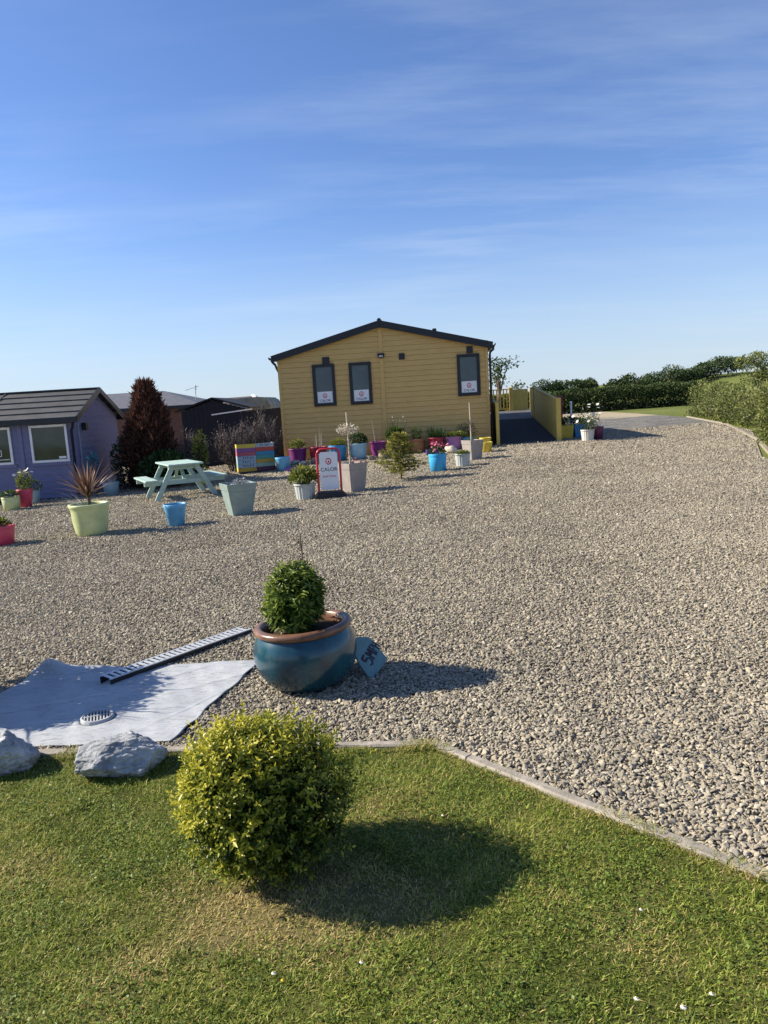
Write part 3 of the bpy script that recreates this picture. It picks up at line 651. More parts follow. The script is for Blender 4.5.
t = potted(-.62, 21.05, .26, .45, 'p_pale', 'pale blue pot with bushy dark green plant', 'bell', G1); bush_leaves('foliage', 1300, (.27, .25, .23), .05, M['f_dark'], t, 34, (.02, 0, .52), zmin=-.5); stems(t, 'stalks', 12, .14, .6, M['f_mid'], 38, .42, .4, .012)
t = row(-.05, .24, .42, 'p_purple', 'purple empty pot between the pale blue pot and the cream pot'); stems(t, 'stalks', 4, .1, .8, M['f_straw'], 39, .36, .1, .01)
t = row(.47, .26, .42, 'p_cream', 'cream yellow pot with tall green white-flowered plant behind the little fir'); bush_leaves('foliage', 1500, (.27, .26, .24), .055, M['f_mid'], t, 36, (0, 0, .58), zmin=-.6); stems(t, 'stalks', 40, .2, .85, M['f_mid'], 37, .4, .35, .012); flowers(t, 'flowers', 9, (.35, .35, .5), .028, M['f_petal'], 38, (0, 0, .65), .1)
t = row(1.06, .25, .40, 'p_terra', 'brown terracotta pot with thin straggly plant'); stems(t, 'stalks', 22, .13, .55, M['f_mid'], 40, .36, .4, .012); bush_leaves('foliage', 220, (.2, .2, .2), .05, M['f_mid'], t, 41, (0, 0, .58), shell=.9)
t = row(1.62, .25, .40, 'p_red', 'dark red pot with clump of upright dark green spikes'); stems(t, 'stalks', 170, .2, .46, M['f_dark'], 42, .34, .45, .022, .25, .5)
t = row(2.11, .24, .38, 'p_lilac', 'lilac pot with low spreading yellow-green plant'); bush_leaves('foliage', 800, (.31, .26, .12), .045, M['f_yel'], t, 43, (.05, 0, .40), zmin=-.3)
t = row(2.52, .20, .32, 'p_sky', 'light blue pot partly behind the tall taupe planter with a cane', off=.25); stems(t, 'stalks', 24, .1, .55, M['f_mid'], 44, .28, .45, .012); bush_leaves('foliage', 380, (.26, .24, .24), .05, M['f_mid'], t, 45, (0, 0, .48), shell=.9); flowers(t, 'flowers', 3, (.4, .3, .3), .025, M['f_petal'], 46, (.1, 0, .5))
t = potted(2.88, 20.1, .17, .27, 'p_yellow', 'yellow pot beside the ramp foot, nearer the camera', 'round', G1); stems(t, 'stalks', 6, .07, .16, M['f_yel'], 47, .2, .4, .01)
t = potted(2.98, 20.95, .17, .30, 'p_yellow', 'yellow pot against the lodge corner, behind another yellow pot', 'round', G1)
t = potted(-2.64, 19.95, .21, .37, 'p_sky', 'light blue pot beside the painted slat box', 'round', G1)
def tray(x, y, label, w=.32, dp=.22, h=.1, rz=0):
    t = empty('seed_tray', (x, y, Z(x, y)), rz, label, 'tray', 'purple trays by the lodge pots'); b = MB(); a, c = w/2, dp/2
    b.box(-a, a, -c, -c+.012, .012, h); b.box(-a, a, c-.012, c, .012, h); b.box(-a, -a+.012, -c+.0125, c-.0125, .012, h); b.box(a-.012, a, -c+.0125, c-.0125, .012, h); b.box(-a, a, -c, c, 0, .0115)
    b.build('tray_body', M['p_tray'], t); b = MB(); b.box(-a+.0125, a-.0125, -c+.0125, c-.0125, .0125, h*.7); b.build('soil', M['soil'], t)
tray(-2.40, 19.75, 'purple tray on the gravel beside the light blue pot'); tray(1.45, 20.6, 'purple tray below the dark red spiky pot', .36, .24, .13)
for i, (x, y, s, l, mt) in enumerate([(-2.45, 21.0, .14, 'pale stone below the leftmost purple pot', 'rock'), (-2.2, 20.85, .11, 'yellowish stone right of the pale stone by the purple pot', 'stone_cream'), (-1.85, 20.9, .17, 'flat brown stone under the dark red pot', 'stone_brown'), (0.05, 20.5, .17, 'squared grey stone below the empty purple pot', 'stone_brown'), (1.95, 20.5, .2, 'flat cream stone in front of the lilac pot', 'stone_cream'), (-.25, 20.5, .12, 'brown stone beside the squared grey stone', 'stone_brown')]):
    if i == 0: M['stone_cream'] = paint('cream_stone', (.55, .50, .38), .85, .2, 12, .3); M['stone_brown'] = paint('brown_stone', (.22, .18, .14), .9, .3, 12, .4)
    boulder('edging_stone', x, y, s, s*.7, s*.55, 40+i, l, i*.7, mt, 3, 'stone', 'stones edging the lodge bed')
# --- pots out on the gravel
t = potted(-1.42, 13.5, .205, .30, 'p_grey', 'pale grey fluted pot with lush green plant left of the red-framed sign', 'slat', G2, .8); bush_leaves('foliage', 420, (.23, .22, .17), .10, M['f_yel'], t, 50, (0, 0, .39), zmin=-.3, aspect=.45); stems(t, 'stalks', 26, .12, .3, M['f_mid'], 51, .28, .6, .03)
def cane_tree(t, h, z, blossom=True, seed=0):
    b = MB(); b.tube([(-.03, 0, z), (-.035, 0, z+h*.5), (-.045, 0, z+h)], .022, 8, .016); b.build('cane', M['cane'], t)
    r = np.random.default_rng(seed); n = 34; hh = r.uniform(.35, .95, n)*h
    P = np.stack([np.full(n, -.035), np.zeros(n), z+hh*.6], 1); D = np.stack([r.normal(0, .8, n), r.normal(0, .8, n), r.uniform(.3, 1, n)], 1)
    blades('twigs', P, D, r.uniform(.15, .42, n), .010, .1, .5, M['f_twig'], t, rng=r)
    if blossom:
        p_, d_, t_ = cloud(420, (.22, .2, .10), seed+3, .9); leaf_mesh('blossom', p_+np.array([-.04, 0, z+h*.70]), rdir(420, r), rdir(420, r), .035, .026, r.random(420), M['f_blossom'], t)
t = potted(-.56, 14.05, .215, .56, 'p_taupe', 'tall square taupe planter with caned blossom sapling behind the red-framed sign', 'square', G2, .74, R(38)); cane_tree(t, 1.05, .46, True, 5); flowers(t, 'flowers', 5, (.12, .12, .08), .035, M['f_pink'], 55, (.12, -.05, .55))
t = potted(2.35, 18.85, .21, .50, 'p_taupe', 'tall square taupe planter with thin caned sapling by the ramp', 'square', G2, .74, R(30)); cane_tree(t, 1.02, .42, False, 8); stems(t, 'stalks', 10, .1, .35, M['f_mid'], 56, .42, .6, .01)
t = potted(1.27, 16.55, .205, .40, 'p_cyan', 'bright blue pot with pink flowers in front of the row', 'round', G2, .84); bush_leaves('foliage', 300, (.19, .18, .11), .05, M['f_dark'], t, 57, (0, 0, .43), zmin=-.3); flowers(t, 'flowers', 26, (.22, .2, .24), .04, M['f_pink'], 58, (0, 0, .42), .05)
t = potted(1.90, 17.2, .185, .31, 'p_grey', 'pale grey fluted pot with grassy green tuft right of the bright blue pot', 'slat', G2, .8); stems(t, 'stalks', 220, .14, .16, M['f_mid'], 59, .26, .8, .014, .3, .75); bush_leaves('foliage', 300, (.17, .16, .07), .04, M['f_yel'], t, 60, (0, 0, .30), zmin=-.2)
t = potted(-3.24, 11.42, .175, .36, 'p_sky', 'small light blue pot left of the tall sage planter', 'round', G2, .66)
t = potted(-2.37, 12.1, .25, .54, 'p_sage', 'tall square grey-green planter near the picnic table', 'square', G2, .62, R(27)); stems(t, 'stalks', 16, .12, .2, M['f_straw'], 61, .45, .9, .014); bush_leaves('foliage', 120, (.14, .14, .07), .05, M['f_straw'], t, 62, (.05, 0, .52))
t = potted(-4.50, 11.25, .30, .50, 'p_lime', 'lime green pot with spiky purple-leaved cordyline', 'bell', G2, .70)
def cordyline(t, z):
    MB().tube([(0, 0, z-.08), (.012, 0, z+.08), (.0, .01, z+.17)], .03, 8, .024).build('stem', M['bark'], t)
    r = np.random.default_rng(64); n = 95; a = r.uniform(0, 6.28, n); e = r.uniform(.12, 1.45, n)
    D = np.stack([np.cos(a)*np.cos(e), np.sin(a)*np.cos(e), np.sin(e)+.15], 1); P = np.stack([.02*np.cos(a), .02*np.sin(a), z+.14+r.random(n)*.08], 1)
    blades('strap_leaves', P, D, r.uniform(.42, .66, n), r.uniform(.018, .032, n), r.uniform(.02, .22, n), np.where(r.random(n) < .25, .9, r.uniform(.2, .6, n)), M['f_cord'], t, seg=5, rng=r)
    n = 10; P = np.stack([r.normal(-.12, .03, n), r.normal(0, .05, n), np.full(n, z-.02)], 1); D = np.stack([r.uniform(-1.1, -.2, n), r.normal(0, .3, n), np.ones(n)*.9], 1)
    blades('dry_stalks', P, D, r.uniform(.35, .6, n), .007, .4, .6, M['f_straw'], t, seg=6, rng=r)
cordyline(t, .45)
t = potted(-5.78, 10.95, .24, .31, 'p_pink', 'pink pot with yellow-green plant nearest the camera at the left edge', 'round', G3, .82); bush_leaves('foliage', 260, (.17, .17, .09), .06, M['f_yel'], t, 66, (0, 0, .33), zmin=-.2)
t = potted(-8.10, 16.05, .19, .30, 'p_lime', 'pale lime pot with low plant at the left edge by the shed', 'round', G3, .85); bush_leaves('foliage', 300, (.16, .16, .10), .05, M['f_mid'], t, 67, (0, 0, .34), zmin=-.2)
t = potted(-7.95, 16.4, .17, .42, 'p_pink', 'tall pink-red pot with white daisies in front of the purple shed', 'round', G3, .7); bush_leaves('foliage', 600, (.17, .16, .24), .045, M['f_yel'], t, 68, (0, 0, .58), shell=.8, zmin=-.9); stems(t, 'stalks', 26, .1, .5, M['f_yel'], 69, .36, .3, .01); flowers(t, 'flowers', 9, (.28, .2, .2), .045, M['f_petal'], 70, (.02, -.05, .72), .02)
t = potted(-8.10, 17.1, .16, .32, 'p_bluegrey', 'grey pot with clipped dark ball shrub against the shed wall', 'round', G3, .8); bush_leaves('foliage', 1500, (.20, .20, .18), .028, M['f_dark'], t, 71, (0, 0, .40), shell=.3, amp=.06)
t = potted(-6.52, 17.75, .20, .32, 'p_bluegrey', 'blue-grey pot with wispy pale plant by the shed gable', 'round', G3, .8); stems(t, 'stalks', 40, .12, .30, M['f_straw'], 72, .28, .7, .008, .4)
# teal leafy plant trained on a stake by the gable
t = empty('staked_plant', (-6.78, 17.5, Z(-6.78, 17.5)), 0, 'teal-leaved plant on a dark stake by the shed corner', 'plant'); MB().tube([(0, 0, 0), (0, 0, .95)], .012, 6).build('stake', M['black'], t)
bush_leaves('foliage', 70, (.10, .08, .17), .09, M['f_teal'], t, 73, (0, 0, .88), shell=.9, amp=.3)
# --- pots right of the ramp
t = potted(5.82, 20.75, .195, .31, 'p_white', 'off-white fluted pot of white daisies right of the ramp', 'slat', 'pots beside the ramp', .78); stems(t, 'stalks', 60, .15, .62, M['f_mid'], 75, .26, .55, .010); bush_leaves('foliage', 500, (.32, .28, .26), .05, M['f_mid'], t, 76, (.04, 0, .50), shell=.9); flowers(t, 'flowers', 22, (.45, .35, .52), .055, M['f_petal'], 77, (.03, -.05, .50), 0)
t = potted(6.16, 20.95, .17, .36, 'p_plum', 'plum coloured pot behind the off-white daisy pot', 'round', 'pots beside the ramp', .8); stems(t, 'stalks', 18, .1, .4, M['f_straw'], 78, .3, .6, .008)
t = empty('tub_planter', (5.72, 22.1, Z(5.72, 22.1)), 0, 'yellow and blue painted trough overflowing with flowers beside the ramp', 'planter')
def trough(x0, x1, mat, nm):
    b = MB(); b.extrude([(x0+.04, 0), (x1-.04, 0), (x1, .40), (x0, .40)], (0, 0, 0), (1, 0, 0), (0, 0, 1), (0, 1, 0), -.22, .22); b.build(nm, M[mat], t, bevel=.012)
trough(-.42, .02, 'p_yellow', 'yellow_trough'); trough(.025, .42, 'p_blue', 'blue_trough')
bush_leaves('foliage', 900, (.48, .28, .18), .06, M['f_mid'], t, 80, (0, 0, .44), zmin=-.3); flowers(t, 'flowers', 14, (.6, .3, .25), .04, M['f_bluefl'], 81, (.05, -.1, .45), 0); flowers(t, 'white_flowers', 10, (.6, .3, .3), .045, M['f_petal'], 82, (.05, -.1, .45), .05)
t = empty('bin_post', (5.58, 23.0, Z(5.58, 23.0)), R(-8), 'dark red square post box standing behind the ramp post', 'post'); b = MB(); b.box(-.10, .10, -.09, .09, 0, 1.22); b.build('post_body', M['p_red'], t, bevel=.01); b = MB(); b.box(-.115, .115, -.105, .105, 1.222, 1.25); b.build('cap', M['p_red'], t, bevel=.006)
t = empty('marker_post', (6.73, 26, Z(6.73, 26)), 0, 'short white marker post behind the daisies', 'post'); MB().tube([(0, 0, 0), (0, 0, 1.02)], .035, 12).build('pole', M['white'], t); MB().lathe([(.042, 1.0), (.042, 1.04), (.001, 1.05)], 12).build('cap', M['white'], t)

# ------------------------------------------------------------------ little fir in the gravel
def fir(x, y, h, seed):
    t = empty('small_fir', (x, y, Z(x, y)), 0, 'small yellow-green fir growing in the gravel in front of the pots', 'conifer'); r = np.random.default_rng(seed)
    MB().tube([(0, 0, -.02), (.01, 0, h*.5), (0, 0, h*.97)], .022, 8, .006).build('trunk', M['bark'], t)
    b = MB(); P = []; D = []; Tn = []
    for z in np.linspace(.20, .95, 12):
        k = 7; rad = .54*(1-z)**.7+.06
        if z < .3: rad *= .8
        for i in range(k):
            a = 2*math.pi*i/k+z*9+r.normal(0, .4); l = rad*r.uniform(.45, 1.25); e = np.array([math.cos(a), math.sin(a), .25*(z-.3)])
            s0 = np.array([0, 0, z*h]); pts = [s0+e*l*u+np.array([0, 0, -.10*l*u*u+.05*u]) for u in (0, .5, 1)]; b.tube(pts, .006, 5, .002)
            m_ = int(28+105*l); u = r.random(m_)**.7
            q = s0+e*(l*u)[:, None]+np.stack([0*u, 0*u, -.10*l*u*u+.05*u], 1); sd = np.array([-e[1], e[0], 0])
            side = r.normal(0, 1, m_)[:, None]*sd*.07*(1.1-u)[:, None]; P.append(q+side*.6); D.append(e*.8+side*7+r.normal(0, .45, (m_, 3))+[0, 0, .25]); Tn.append(.25+.55*u+.1*r.normal(size=m_))
    b.build('branches', M['bark'], t)
    P, D, Tn = np.concatenate(P), np.concatenate(D), np.concatenate(Tn)
    leaf_mesh('needles', P, D, rdir(len(P), r)+[0, 0, 1.], r.uniform(.05, .10, len(P)), .016, Tn, M['f_fir'], t)
fir(.40, 15.35, .95, 90)

# ------------------------------------------------------------------ red-framed sign
t = empty('pavement_sign', (-.95, 13.38, Z(-.95, 13.38)), R(4), 'white CALOR board in a red tubular frame on a black rubber base', 'sign')
w, h = .205, .89; arc = [(-w, 0, .10)]+[(-w, 0, .2), (-w, 0, h-.10)]+[(-w+.10-.10*math.cos(a), 0, h-.10+.10*math.sin(a)) for a in np.linspace(.2, math.pi/2, 5)]
arc = arc+[(-x, y, z) for x, y, z in reversed(arc)]
MB().tube(arc, .020, 10).build('frame', M['sign_red'], t)
b = MB(); pl = [(-.165, .15), (.165, .15), (.165, .80), (.13, .835), (-.13, .835), (-.165, .80)]
b.extrude(pl, (0, 0, 0), (1, 0, 0), (0, 0, 1), (0, 1, 0), -.008, .008); pan = b.build('panel', M['white'], t)
b = MB(); b.box(-.085, -.065, -.012, .012, .836, .872); b.box(.065, .085, -.012, .012, .836, .872); b.build('hook', M['black'], t)
b = MB(); b.extrude([(-.29, 0), (.29, 0), (.29, .04), (.22, .115), (-.22, .115), (-.29, .04)], (0, 0, 0), (1, 0, 0), (0, 0, 1), (0, 1, 0), -.17, .17); b.build('rubber_base', M['rubber'], t, bevel=.012)
def logo(cx, cz, r, y, par):
    b = MB(); n = 28; V = []
    for k in range(n):
        a = 2*math.pi*k/n
        V += [(cx+r*.86*math.cos(a), y, cz+r*math.sin(a)), (cx+r*.58*math.cos(a), y, cz+r*.68*math.sin(a))]
    b.add(V, [(2*k, (2*k+2) % (2*n), (2*k+3) % (2*n), 2*k+1) for k in range(n)])
    fl = [(0, .5), (.14, .2), (.30, -.1), (.26, -.36), (0, -.48), (-.26, -.36), (-.30, -.1), (-.1, .1)]
    b.add([(cx+r*u, y, cz+r*v) for u, v in fl], [tuple(range(len(fl)))]); b.add([(cx+r*u*.42, y-.0007, cz+r*(v*.5-.1)) for u, v in fl], [tuple(range(len(fl)))]) if False else None
    return b.build('logo', M['logo_red'], par)
logo(0, .665, .062, -.0095, pan)
b = MB(); text_into(b, 'CALOR', .092, (0, -.0095, .515), (1, 0, 0), (0, 0, 1), squash=1.0); b.build('lettering', M['sign_ink'], pan)
b = MB(); text_into(b, 'Sold Here', .058, (0, -.0095, .395), (1, 0, 0), (0, 0, 1), squash=1.0); b.build('lettering', M['logo_red'], pan)

# ------------------------------------------------------------------ picnic table
t = empty('picnic_table', (-4.36, 15.98, Z(-4.36, 15.98)), R(27), 'pale green wooden picnic table with attached benches', 'picnic table')
Ln = 1.45; b = MB()
for k in range(6): b.box(-.36+k*.121, -.36+k*.121+.114, -Ln/2, Ln/2, .715, .75)
b.build('tabletop', M['table'], t, bevel=.004)
for sx in (-1, 1):
    b = MB()
    for k in range(2): b.box(sx*.72-.13+k*.133, sx*.72-.13+k*.133+.126, -Ln/2, Ln/2, .42, .455)
    b.build('bench_seat', M['table'], t, bevel=.004)
for sy in (-1, 1):
    for sx in (-1, 1):
        b = MB(); b.bar((sx*.62, sy*.52, 0), (sx*.24, sy*.52, .712), .045, .10, (1, 0, 0)); b.build('leg', M['table'], t, bevel=.003)
    b = MB(); b.bar((-.84, sy*.473, .37), (.84, sy*.473, .37), .045, .095); b.build('crossbar', M['table'], t, bevel=.003)
    b = MB(); b.bar((-.33, sy*.473, .665), (.33, sy*.473, .665), .045, .09); b.build('top_bearer', M['table'], t, bevel=.003)
    b = MB(); b.bar((0, sy*.44, .40), (0, sy*.12, .70), .04, .07, (1, 0, 0)); b.build('brace', M['table'], t, bevel=.003)

# ------------------------------------------------------------------ painted slat box
t = empty('painted_slat_box', (-3.42, 20.22, Z(-3.42, 20.2)-.02), R(16), 'wooden box of slats painted yellow, pink, blue and red with black lettering', 'wooden box')
cols = dict(y=(.60, .46, .07), m=(.24, .10, .26), p=(.42, .10, .14), b=(.32, .42, .50), g=(.25, .40, .33), gb=(.33, .40, .44), r=(.42, .07, .05), t=(.05, .22, .36), tg=(.06, .26, .25), k=(.10, .03, .07), o=(.42, .30, .05))
for k, c in cols.items(): M['s_'+k] = wood_paint('slat_paint_'+k, c, .6, (.8, 1, 12), .3)
W_, H_ = .5, .74; n = 7; hs = H_/n
left = ['o', 'b', 'b', 'b', 'p', 'm', 'y']; right = ['k', 'g', 'o', 'tg', 't', 'r', 'gb']; side = ['y', 'g', 'b', 'b', 'p', 'm', 'y']
for k in range(n):
    z0, z1 = k*hs+.055, (k+1)*hs+.05
    for x0, x1, cc in ((-W_, -.003, left[k]), (.003, W_, right[k])):
        b = MB(); b.box(x0, x1, -.20, -.178, z0, z1); b.build('slat', M['s_'+cc], t, bevel=.003)
    b = MB(); b.box(-W_, -W_+.022, -.177, .20, z0, z1); b.build('slat', M['s_'+side[k]], t, bevel=.003)
    b = MB(); b.box(W_-.022, W_, -.177, .20, z0, z1); b.build('slat', M['s_'+right[k]], t, bevel=.003)
b = MB(); b.box(-W_+.03, W_-.03, -.17, .19, 0, .68); b.build('core', M['black'], t)
rr = random.Random(4); b = MB()
for (x0, x1, k) in ((-.36, -.08, 1), (-.36, -.08, 2), (-.34, -.06, 3), (.14, .36, 6)):
    zc = (k+.5)*hs+.055; x = x0
    while x < x1:                        # rows of brushed letters too worn to read
        stroke(b, [(x, zc-.028), (x+rr.uniform(-.01, .01), zc+.028)], .018, (0, -.2015, 0), (1, 0, 0), (0, 0, 1))
        if rr.random() < .7: stroke(b, [(x, zc+rr.choice((-.024, 0, .024))), (x+.035, zc+rr.choice((-.024, 0, .024)))], .014, (0, -.2018, 0), (1, 0, 0), (0, 0, 1))
        x += rr.uniform(.055, .085)
b.build('lettering', M['sign_ink'], t)

# ------------------------------------------------------------------ glazed pot by the sheet and its twin out of frame
def glazed(x, y, label, seed, leafn=5200):
    t = empty('glazed_pot', (x, y, Z(x, y)), 0, label, 'plant pot', 'large teal glazed pots at the entrance', rot=(R(-1.0), R(-2.5), 0))
    b = MB(); b.lathe([(.001, .0), (.150, .0), (.170, .008), (.232, .055), (.272, .12), (.290, .195), (.286, .255), (.268, .305), (.252, .328), (.248, .336)], 64); b.build('pot', M['glaze'], t)
    b = MB(); b.lathe([(.246, .328), (.262, .330), (.272, .342), (.273, .358), (.262, .370), (.238, .372), (.226, .362), (.222, .33), (.215, .25)], 64); b.build('rim', M['glaze_rim'], t)
    soil_disc(t, .222, .315)
    t.scale = (1.05, 1.05, 1.03); return t
t = glazed(-.50, 4.20, 'large teal glazed pot with brown rim and a green bush beside the grey sheet', 1)
def broad_bush(t, c, rad, n, seed, mat, size):
    r = np.random.default_rng(seed); sh = 420; p_, d_, t_ = cloud(sh, rad, seed, .45, .17, -.75); k = n//sh
    A = np.repeat(p_, k, 0); dd = np.repeat(unit(d_+[0, 0, .95]), k, 0); m_ = len(A); s = np.tile(np.linspace(0, 1, k), sh)
    ax = r.normal(size=(m_, 3)); D = unit(dd*.5+unit(np.cross(dd, ax))*.9); Nn = unit(dd+.35*r.normal(size=(m_, 3)))
    P = A+dd*((s-.5)*.10)[:, None]; L_ = size*r.uniform(.6, 1.2, m_)*(1.1-.4*s)
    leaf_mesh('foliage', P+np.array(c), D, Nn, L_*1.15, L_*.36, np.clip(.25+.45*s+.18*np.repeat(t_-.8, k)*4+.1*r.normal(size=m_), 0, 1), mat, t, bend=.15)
    q, dq, tq = cloud(900, tuple(x*.7 for x in rad), seed+9, .8, .1)
    leaf_mesh('inner_foliage', q+np.array(c), rdir(900, r), rdir(900, r), size*1.1, size*.6, .15, mat, t)
M['f_pot'] = foliage('pot_bush_leaf', [(0, (.020, .040, .008)), (.5, (.07, .12, .018)), (1, (.24, .30, .045))], .35, .42)
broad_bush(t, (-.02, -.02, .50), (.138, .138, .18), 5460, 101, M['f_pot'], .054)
r_ = np.random.default_rng(8); n = 9
blades('dry_stalks', np.stack([r_.normal(-.03, .09, n), r_.normal(.04, .06, n), np.full(n, .40)], 1), np.stack([r_.normal(0, .22, n), r_.normal(0, .15, n), np.ones(n)], 1), r_.uniform(.32, .56, n), .0042, .08, r_.random(n), M['f_twig'], t, seg=5, rng=r_)
n = 130; hz_ = r_.uniform(.62, .84, n); leaf_mesh('seed_heads', np.stack([.04+r_.normal(0, .010, n), .03+r_.normal(0, .008, n), hz_], 1), rdir(n, r_), rdir(n, r_), .014, .006, .25, M['f_twig'], t)
MB().tube([(.02, .02, .36), (.04, .03, .6), (.04, .03, .87)], .0035, 5).build('flower_stem', M['bark'], t)
t = glazed(-2.97, 4.36, 'teal glazed pot with spreading strappy plant left of the grey sheet', 2)
broad_bush(t, (.0, .05, .62), (.36, .44, .34), 8400, 107, M['f_pot'], .06); stems(t, 'strap_leaves', 64, .14, .62, M['f_pot'], 108, .45, 1.2, .035, .3)

# 5MPH board leaning on the pot
o = Vector((-.172, 4.15, Z(-.2, 4.17)+.004)); t = empty('speed_board', o, 0, 'turquoise hand-painted 5MPH board leaning against the glazed pot', 'sign')
ex = Vector((.83, .40, -.10)).normalized(); nrm = Vector((.22, -.80, .55)); nrm = (nrm-ex*nrm.dot(ex)).normalized(); ez = nrm.cross(ex) 
if ez.z < 0: ez = -ez
poly = [(.045, 0), (.180, .120), (.115, .232), (.080, .268), (.005, .272), (-.032, .185), (-.006, .097)]
M['board'] = wood_paint('turquoise_board', (.14, .26, .27), .55, (8, 8, 1), .3)
b = MB(); b.extrude(poly, (0, 0, 0), ex, ez, nrm, -.014, 0); brd = b.build('board', M['board'], t, bevel=.002)
b = MB(); dx, dy = Vector((.62, .78)), Vector((-.78, .62)); og = Vector((.062, .088))
def st(pts, w=.016):
    stroke(b, [og+dx*(p[0]*1.1)+dy*(p[1]*1.15) for p in pts], w, nrm*.0012, ex, ez)
st([(.032, .062), (.002, .060)]); st([(.003, .062), (.006, .034)]); st([(.006, .034), (.022, .040), (.034, .028), (.032, .010), (.016, .000), (0, .006)])
st([(.046, .0), (.048, .060)]); st([(.048, .060), (.060, .025)]); st([(.060, .025), (.074, .060)]); st([(.074, .060), (.076, 0)])
st([(.088, .0), (.088, .058)], .009); st([(.088, .058), (.104, .052), (.104, .034), (.089, .028)], .009)
st([(.112, .0), (.112, .056)], .009); st([(.113, .028), (.128, .028)], .009); st([(.128, .0), (.128, .056)], .009)
b.build('lettering', M['sign_ink'], brd)
MB().tube([(-.01, -.01, .004), (-.05, -.05, .006), (-.11, -.07, .003)], .0016, 5).build('wire_end', M['cane'], t)

# ------------------------------------------------------------------ golden shrub
t = empty('golden_shrub', (-.515, 2.41, Z(-.515, 2.42)+.005), 0, 'round golden-green shrub on the lawn in the foreground', 'shrub')
def golden():
    r = np.random.default_rng(120); sh = 2200; d = rdir(sh*2, r); d = d[d[:, 2] > -.97][:sh]; sh = len(d)
    rad = np.array([.262, .272, .264]); tt = 1-.34*r.random(sh)**1.5; tt[:300] *= r.uniform(1.03, 1.24, 300); bs = d*(lumpy(d, 79, 11, .20)*tt)[:, None]*rad
    g_ = unit(d*.95+[0, 0, .55]+.30*r.normal(size=(sh, 3))); k = 9
    A = np.repeat(bs, k, 0); G = np.repeat(g_, k, 0); s = np.tile(np.linspace(0, 1, k), sh); m_ = len(A)
    ph = np.tile(np.arange(k)*2.4, sh)+np.repeat(r.uniform(0, 6.28, sh), k); a1 = unit(np.cross(G, [.31, .22, .92])); a2 = np.cross(G, a1)
    rd = a1*np.cos(ph)[:, None]+a2*np.sin(ph)[:, None]; D = G*(.35+.7*s[:, None])+rd*.85+.15*r.normal(size=(m_, 3)); Nn = G-rd*.4+.25*r.normal(size=(m_, 3))
    L_ = r.uniform(.017, .032, m_)*(1.15-.45*s); P = A+G*((s-.65)*.060)[:, None]
    top = np.repeat(np.clip(.52*d[:, 2]-.16*d[:, 0]+.30, -.1, 1), k); gold = np.repeat(np.clip(r.normal(.0, .16, sh), -.3, .35), k)  # golden growth on top; the sunlit left side is painted into the tint too
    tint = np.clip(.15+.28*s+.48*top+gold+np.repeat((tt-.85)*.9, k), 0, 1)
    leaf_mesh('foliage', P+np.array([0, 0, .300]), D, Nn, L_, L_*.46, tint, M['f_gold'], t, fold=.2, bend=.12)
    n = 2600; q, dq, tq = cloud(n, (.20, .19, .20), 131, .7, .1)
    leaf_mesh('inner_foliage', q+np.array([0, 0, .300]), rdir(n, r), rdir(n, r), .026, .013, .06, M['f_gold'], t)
    b = MB()
    for i in range(16):
        a = r.uniform(0, 6.28); e = np.array([math.cos(a), math.sin(a), 0])*r.uniform(.04, .14); b.tube([(e[0]*.2, e[1]*.2, -.02), (e[0]*.6, e[1]*.6, .12), (e[0]*1.1, e[1]*1.1, .33)], .005, 6, .002)
    b.build('stems', M['bark'], t)
golden()

# ------------------------------------------------------------------ lodge
YW = R(-4.5); t = empty('yellow_lodge', (-2.85, 22.138, 0), YW, 'yellow clad lodge with dark windows and a low pitched dark roof', 'lodge')
W, DP, ZE, ZR, UR = 6.10, 6.6, 3.13, 3.90, 3.05    # width, depth, eave, ridge height, ridge position
def roofz(u): return ZE+(ZR-ZE)*(1-abs(u-UR)/UR)
WIN = [(1.00, 1.66, 1.64, 2.85), (2.08, 2.73, 1.63, 2.84), (5.22, 5.87, 1.69, 2.88)]
def clad(u0, u1, zlo, zhi_fn, pt, outv, pitch=.148, th=.016, b=None, holes=()):
    """overlapping boards from zlo up, cut by the roof line, as one surface; pt(u,z,out)"""
    b = b or MB(); z = zlo
    while z < ZR:
        z1 = min(z+pitch, ZR+.01); segs = [(u0, u1)]
        for h0, h1, hz0, hz1 in holes:
            if z1 > hz0 and z < hz1: segs = [q for a, c in segs for q in ((a, min(c, h0)), (max(a, h1), c)) if q[1]-q[0] > .01]
        for a, c in segs:
            def clip(zz, lo, hi):
                if zz <= ZE: return lo, hi
                hw = UR*(1-(zz-ZE)/(ZR-ZE)); return max(lo, UR-hw), min(hi, UR+hw)
            if zhi_fn: (a0, c0), (a1, c1) = clip(z, a, c), clip(z1, a, c)
            else: a0, c0, a1, c1 = a, c, a, c
            if c0-a0 < .01: continue
            if c1 < a1: a1 = c1 = (a1+c1)/2
            g_ = z+.011; b.add([pt(a0, z, .0), pt(c0, z, .0), pt(c0, g_, .002), pt(a0, g_, .002), pt(a0, g_, th+.014), pt(c0, g_, th+.014), pt(c1, z1, .014), pt(a1, z1, .014), pt(a1, z1, 0), pt(c1, z1, 0)], [(0, 1, 2, 3), (3, 2, 5, 4), (4, 5, 6, 7), (7, 6, 9, 8)])
        z = z1
        if not zhi_fn and z >= ZE-.01: break
    return b
b = clad(.05, W-.05, .28, True, lambda u, z, o: (u, -o, z), None, holes=[(a+.04, c+.0-.04, d+.04, e-.04) for a, c, d, e in WIN])
clad(0, DP, .28, False, lambda u, z, o: (W+o, u, z), None, b=b); clad(0, DP, .28, False, lambda u, z, o: (-o, u, z), None, b=b)
